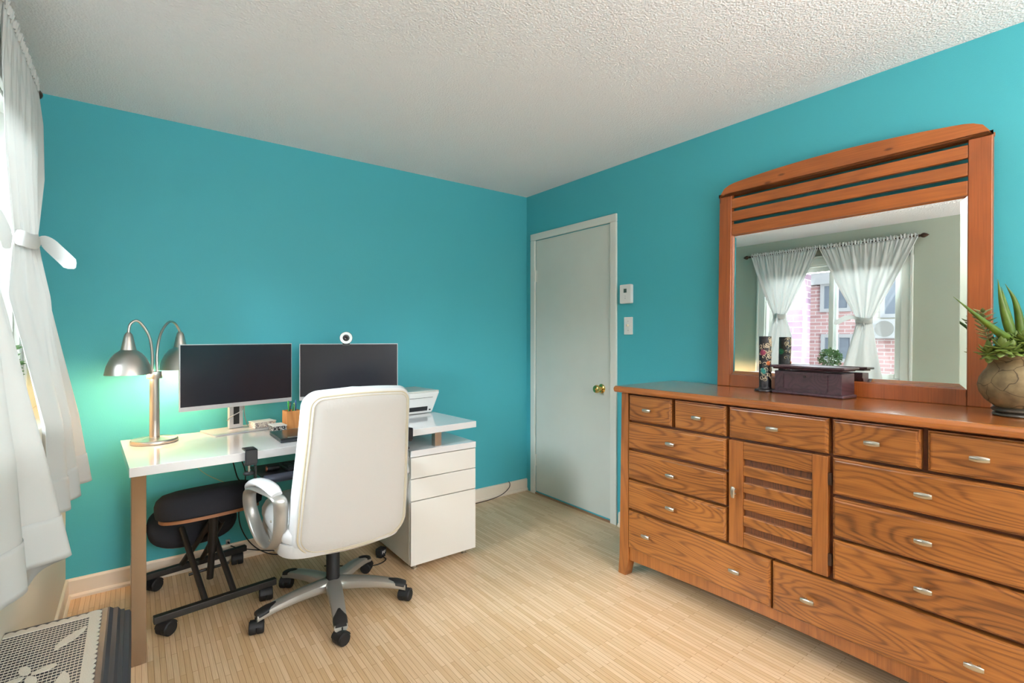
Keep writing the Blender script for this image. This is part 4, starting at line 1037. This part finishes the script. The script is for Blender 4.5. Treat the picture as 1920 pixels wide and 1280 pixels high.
# far curtain (next to the teal wall)
def top_line(y0, y1, x=-2.880, n=6): return [(x, y0+(y1-y0)*i/n) for i in range(n+1)]
XT = -2.858
farc = curtain('white tied cotton curtain nearest the teal wall', [
    (2.250, top_line(-.435, -1.100), .005, 22, 0, 1.0),
    (2.10, [(-2.864-.028*i/6, -.490-.545*i/6) for i in range(7)], .009, 8, 0, 1.0),
    (1.86, [(-2.852-.050*(i/6), -.585-.335*i/6) for i in range(7)], .011, 5, 0, 1.0),
    (1.60, [(-2.858, -.700), (-2.848, -.715), (-2.852, -.735), (-2.860, -.75), (-2.872, -.765), (-2.888, -.785), (-2.900, -.80)], .008, 5, 0, 1.0),
    (1.40, [(-2.830, -.665), (-2.815, -.690), (-2.832, -.720), (-2.826, -.75), (-2.862, -.785), (-2.888, -.82), (-2.906, -.86)], .007, 4, 0, 1.0),
    (.95, [(-2.748, -.560), (-2.790, -.610), (-2.762, -.665), (-2.795, -.70), (-2.780, -.76), (-2.815, -.82), (-2.815, -.88)], .006, 3, 0, 1.0),
    (.62, [(-2.705, -.500), (-2.790, -.560), (-2.735, -.625), (-2.775, -.68), (-2.758, -.77), (-2.808, -.84), (-2.800, -.92)], .004, 3, 0, 1.0)],
    lambda u: .668 - .05*u**.6 + .006*math.sin(9*u), seed=4)
nearc = curtain('white tied cotton curtain nearest the camera, hem hanging over the trunk', [
    (2.250, top_line(-1.112, -1.890), .005, 22, 0, 1.0),
    (2.10, top_line(-1.18, -1.825, -2.880), .009, 8, 0, 1.0),
    (1.86, top_line(-1.285, -1.72, -2.872), .012, 5, 0, 1.0),
    (1.54, [(-2.885, -1.450), (-2.868, -1.465), (-2.868, -1.485), (-2.870, -1.505), (-2.876, -1.52), (-2.886, -1.54), (-2.896, -1.555)], .008, 5, 0, .8),
    (1.30, [(-2.866, -1.400), (-2.838, -1.405), (-2.818, -1.430), (-2.845, -1.47), (-2.832, -1.51), (-2.850, -1.56), (-2.868, -1.60)], .006, 4, 0, 1.0),
    (.95, [(-2.820, -1.310), (-2.795, -1.325), (-2.762, -1.370), (-2.812, -1.43), (-2.795, -1.52), (-2.818, -1.60), (-2.815, -1.68)], .005, 3, 0, 1.0),
    (.56, [(-2.815, -1.22), (-2.775, -1.245), (-2.697, -1.325), (-2.815, -1.40), (-2.770, -1.52), (-2.812, -1.63), (-2.795, -1.76)], .003, 3, 0, 1.0)],
    lambda u: (.54 + .11*min(1, u/.33)) if u < .33 else .65 - .01*u, seed=9)
def tie(root, c, rx, ry, z, tail):
    lp_ = [(c[0]+rx*math.cos(2*PI*i/28), c[1]+ry*math.sin(2*PI*i/28), z+.006*math.sin(2*PI*i/14)) for i in range(28)]
    MB().tube(lp_, [(.026, .006)]*28, 10, closed=True, flat=(0, 0, 1)).build('tie_band', COTTON, root, smooth=True)
    MB().ball((c[0]+rx*.9, c[1]+ry*.25, z), (.012, .017, .022)).build('tie_knot', COTTON, root, smooth=True)
    for tl in tail:
        P = bez(tl, 20); k = len(P)
        MB().tube(P, [((.012+.012*min(1, i/(k*.45))) if i < k-2 else (.017 if i == k-2 else .004), .0020) for i in range(k)], 10, flat=(.25, 0, 1)).build('tie_tail', COTTON, root, smooth=True)
tie(farc, (-2.874, -.752), .030, .060, 1.598, [[(-2.846, -.735, 1.60), (-2.824, -.745, 1.603), (-2.784, -.765, 1.560), (-2.740, -.785, 1.508)]])
tie(nearc, (-2.878, -1.50), .028, .064, 1.535, [[(-2.855, -1.46, 1.55), (-2.850, -1.40, 1.57), (-2.844, -1.33, 1.545), (-2.840, -1.27, 1.505)], [(-2.855, -1.51, 1.53), (-2.848, -1.51, 1.49), (-2.842, -1.515, 1.45)]])

# sill plant
sp_ = thing('potted_plant', 'small leafy green plant in a white pot on the window sill, seen in the mirror', 'potted plant', (-2.888, -1.222, .941))
MB().lathe([(0, 0), (.032, 0), (.036, .02), (.052, .160), (.048, .160), (.044, .145), (0, .145)], n=32).build('pot', mat('white_pot', S(205, 205, 205), .4), sp_, smooth=True)
random.seed(5); m_ = MB()
for i in range(700):
    th_ = random.uniform(0, 2*PI); el = math.acos(random.uniform(-.75, 1)); r_ = random.uniform(.5, 1)
    d = Vector((math.sin(el)*math.cos(th_)*.55, math.sin(el)*math.sin(th_), math.cos(el)*.95)); p = Vector((0, 0, .235)) + d*.100*r_
    dd_ = (d + Vector((random.uniform(-.6, .6), random.uniform(-.6, .6), random.uniform(-.2, .6)))).normalized(); sd = dd_.orthogonal().normalized()
    m_.add([p, p+dd_*.010+sd*.006, p+dd_*.022, p+dd_*.010-sd*.006], [(0, 1, 2, 3)])
fo = m_.build('foliage', mat('sill_leaf', S(86, 120, 72), .5, var=.3, vscale=40), sp_)

# ------------------------------------------------------------------ trunk with lace runner
TX0, TX1, TY0, TY1, TZ2 = -2.829, -2.574, -2.60, -1.355, .505
tr = thing('trunk', 'dark blue-grey wooden trunk with stepped moulded edge below the near curtain', 'trunk', (-2.70, -2.0, 0))
TR = wood('worn_navy_paint', S(46, 49, 58), S(20, 21, 27), 'y', .5, .1, rings=2, strength=.5)
ox, oy = -2.70, -2.0
prf = [(0, 0), (0, .06), (-.012, .07), (-.012, .36), (-.002, .38), (0, .395), (0, .452), (-.004, .462), (-.015, .468), (-.016, .474), (-.024, .478), (-.030, .490), (-.040, .494), (-.048, .5035), (-.052, .505)]
rings = []
for d, z in prf:
    rings.append([(TX0-ox, TY0-oy, z), (TX1+d-ox, TY0-oy, z), (TX1+d-ox, TY1+d-oy, z), (TX0-ox, TY1+d-oy, z)])
MB().loft(rings[:5]).build('body', TR, tr)
MB().loft(rings[4:]).build('lid', TR, tr)
LACE = mat('crochet_cotton', S(196, 190, 176), .9, bump=.4, bscale=400)
lc = thing('lace_runner', 'off-white crocheted lace cloth with flower motifs over the trunk', 'lace cloth', (-2.72, -1.8, TZ2+.001))
x0, x1, y0, y1 = -.108, .072, -.62, .380
nt_ = MB(); zz = .0016
k = 0; y = y0
while y < y1-.02:
    nt_.obox((x0, y, zz), (x1, y, zz), .0015, .0012); y += .0125
x = x0
while x < x1-.01:
    nt_.obox((x, y0, zz+.0004), (x, y1-.02, zz+.0004), .0010, .0010); x += .0072
nt_.build('net', LACE, lc)
bd = MB()
def scallop(fn, n_, c_=8):
    # band with scalloped outer edge
    for i in range(n_):
        a = fn(i, 0); b_ = fn(i+1, 0); 
        pts = [a] + [tuple(Vector(a).lerp(Vector(b_), q/6) + Vector(fn(i, 1))*math.sin(PI*q/6)) for q in range(1, 6)] + [b_]
        inn = [tuple(Vector(p) - Vector(fn(i, 1))/Vector(fn(i, 1)).length*.019) for p in (b_, a)]
        poly3 = pts + inn; nn_ = len(poly3)
        bd.add([(px, py, pz) for px, py, pz in poly3] + [(px, py, pz+.0022) for px, py, pz in poly3], [tuple(range(nn_-1, -1, -1)), tuple(range(nn_, 2*nn_))] + [(q, (q+1) % nn_, nn_+(q+1) % nn_, nn_+q) for q in range(nn_)])
nsc = 46
scallop(lambda i, m: (x1+.004, y0+(y1-y0)*i/nsc, .001) if m == 0 else (.007, 0, 0), nsc)
nsx = 9
scallop(lambda i, m: (x0+(x1-x0)*i/nsx, y1-.008, .001) if m == 0 else (0, .007, 0), nsx)
bd.prism([(x1-.006+.017*math.cos(2*PI*q/14), y1-.014+.017*math.sin(2*PI*q/14)) for q in range(14)], 'z', .0012, .0034)
bd.build('scalloped_border', LACE, lc)
def motif(cx2, cy2, s_, rot):
    m_ = MB()
    for i in range(4):
        a = rot + PI/2*i; c_ = Vector((cx2+s_*.62*math.cos(a), cy2+s_*.62*math.sin(a), .0022))
        pts = [(c_.x + s_*.5*math.cos(t)*math.cos(a) - s_*.22*math.sin(t)*math.sin(a), c_.y + s_*.5*math.cos(t)*math.sin(a) + s_*.22*math.sin(t)*math.cos(a)) for t in [2*PI*q/16 for q in range(16)]]
        m_.prism(pts, 'z', .0020, .0036)
    m_.build('flower_motif', LACE, lc)
motif(-.035, .13, .044, .3); motif(-.02, -.12, .040, .2); motif(.0, -.34, .040, .5)
m_ = MB()
lfp = [(.0, 0), (.02, .012), (.05, .016), (.08, .010), (.105, .0), (.08, -.010), (.05, -.013), (.02, -.008)]
for (cx2, cy2, a) in ((-.0, .215, 1.0), (.03, .0, 1.6), (-.06, .02, -1.0)):
    MB().prism([(cx2+u*math.cos(a)-v*math.sin(a), cy2+u*math.sin(a)+v*math.cos(a)) for u, v in lfp], 'z', .0020, .0036).build('leaf_motif', LACE, lc)
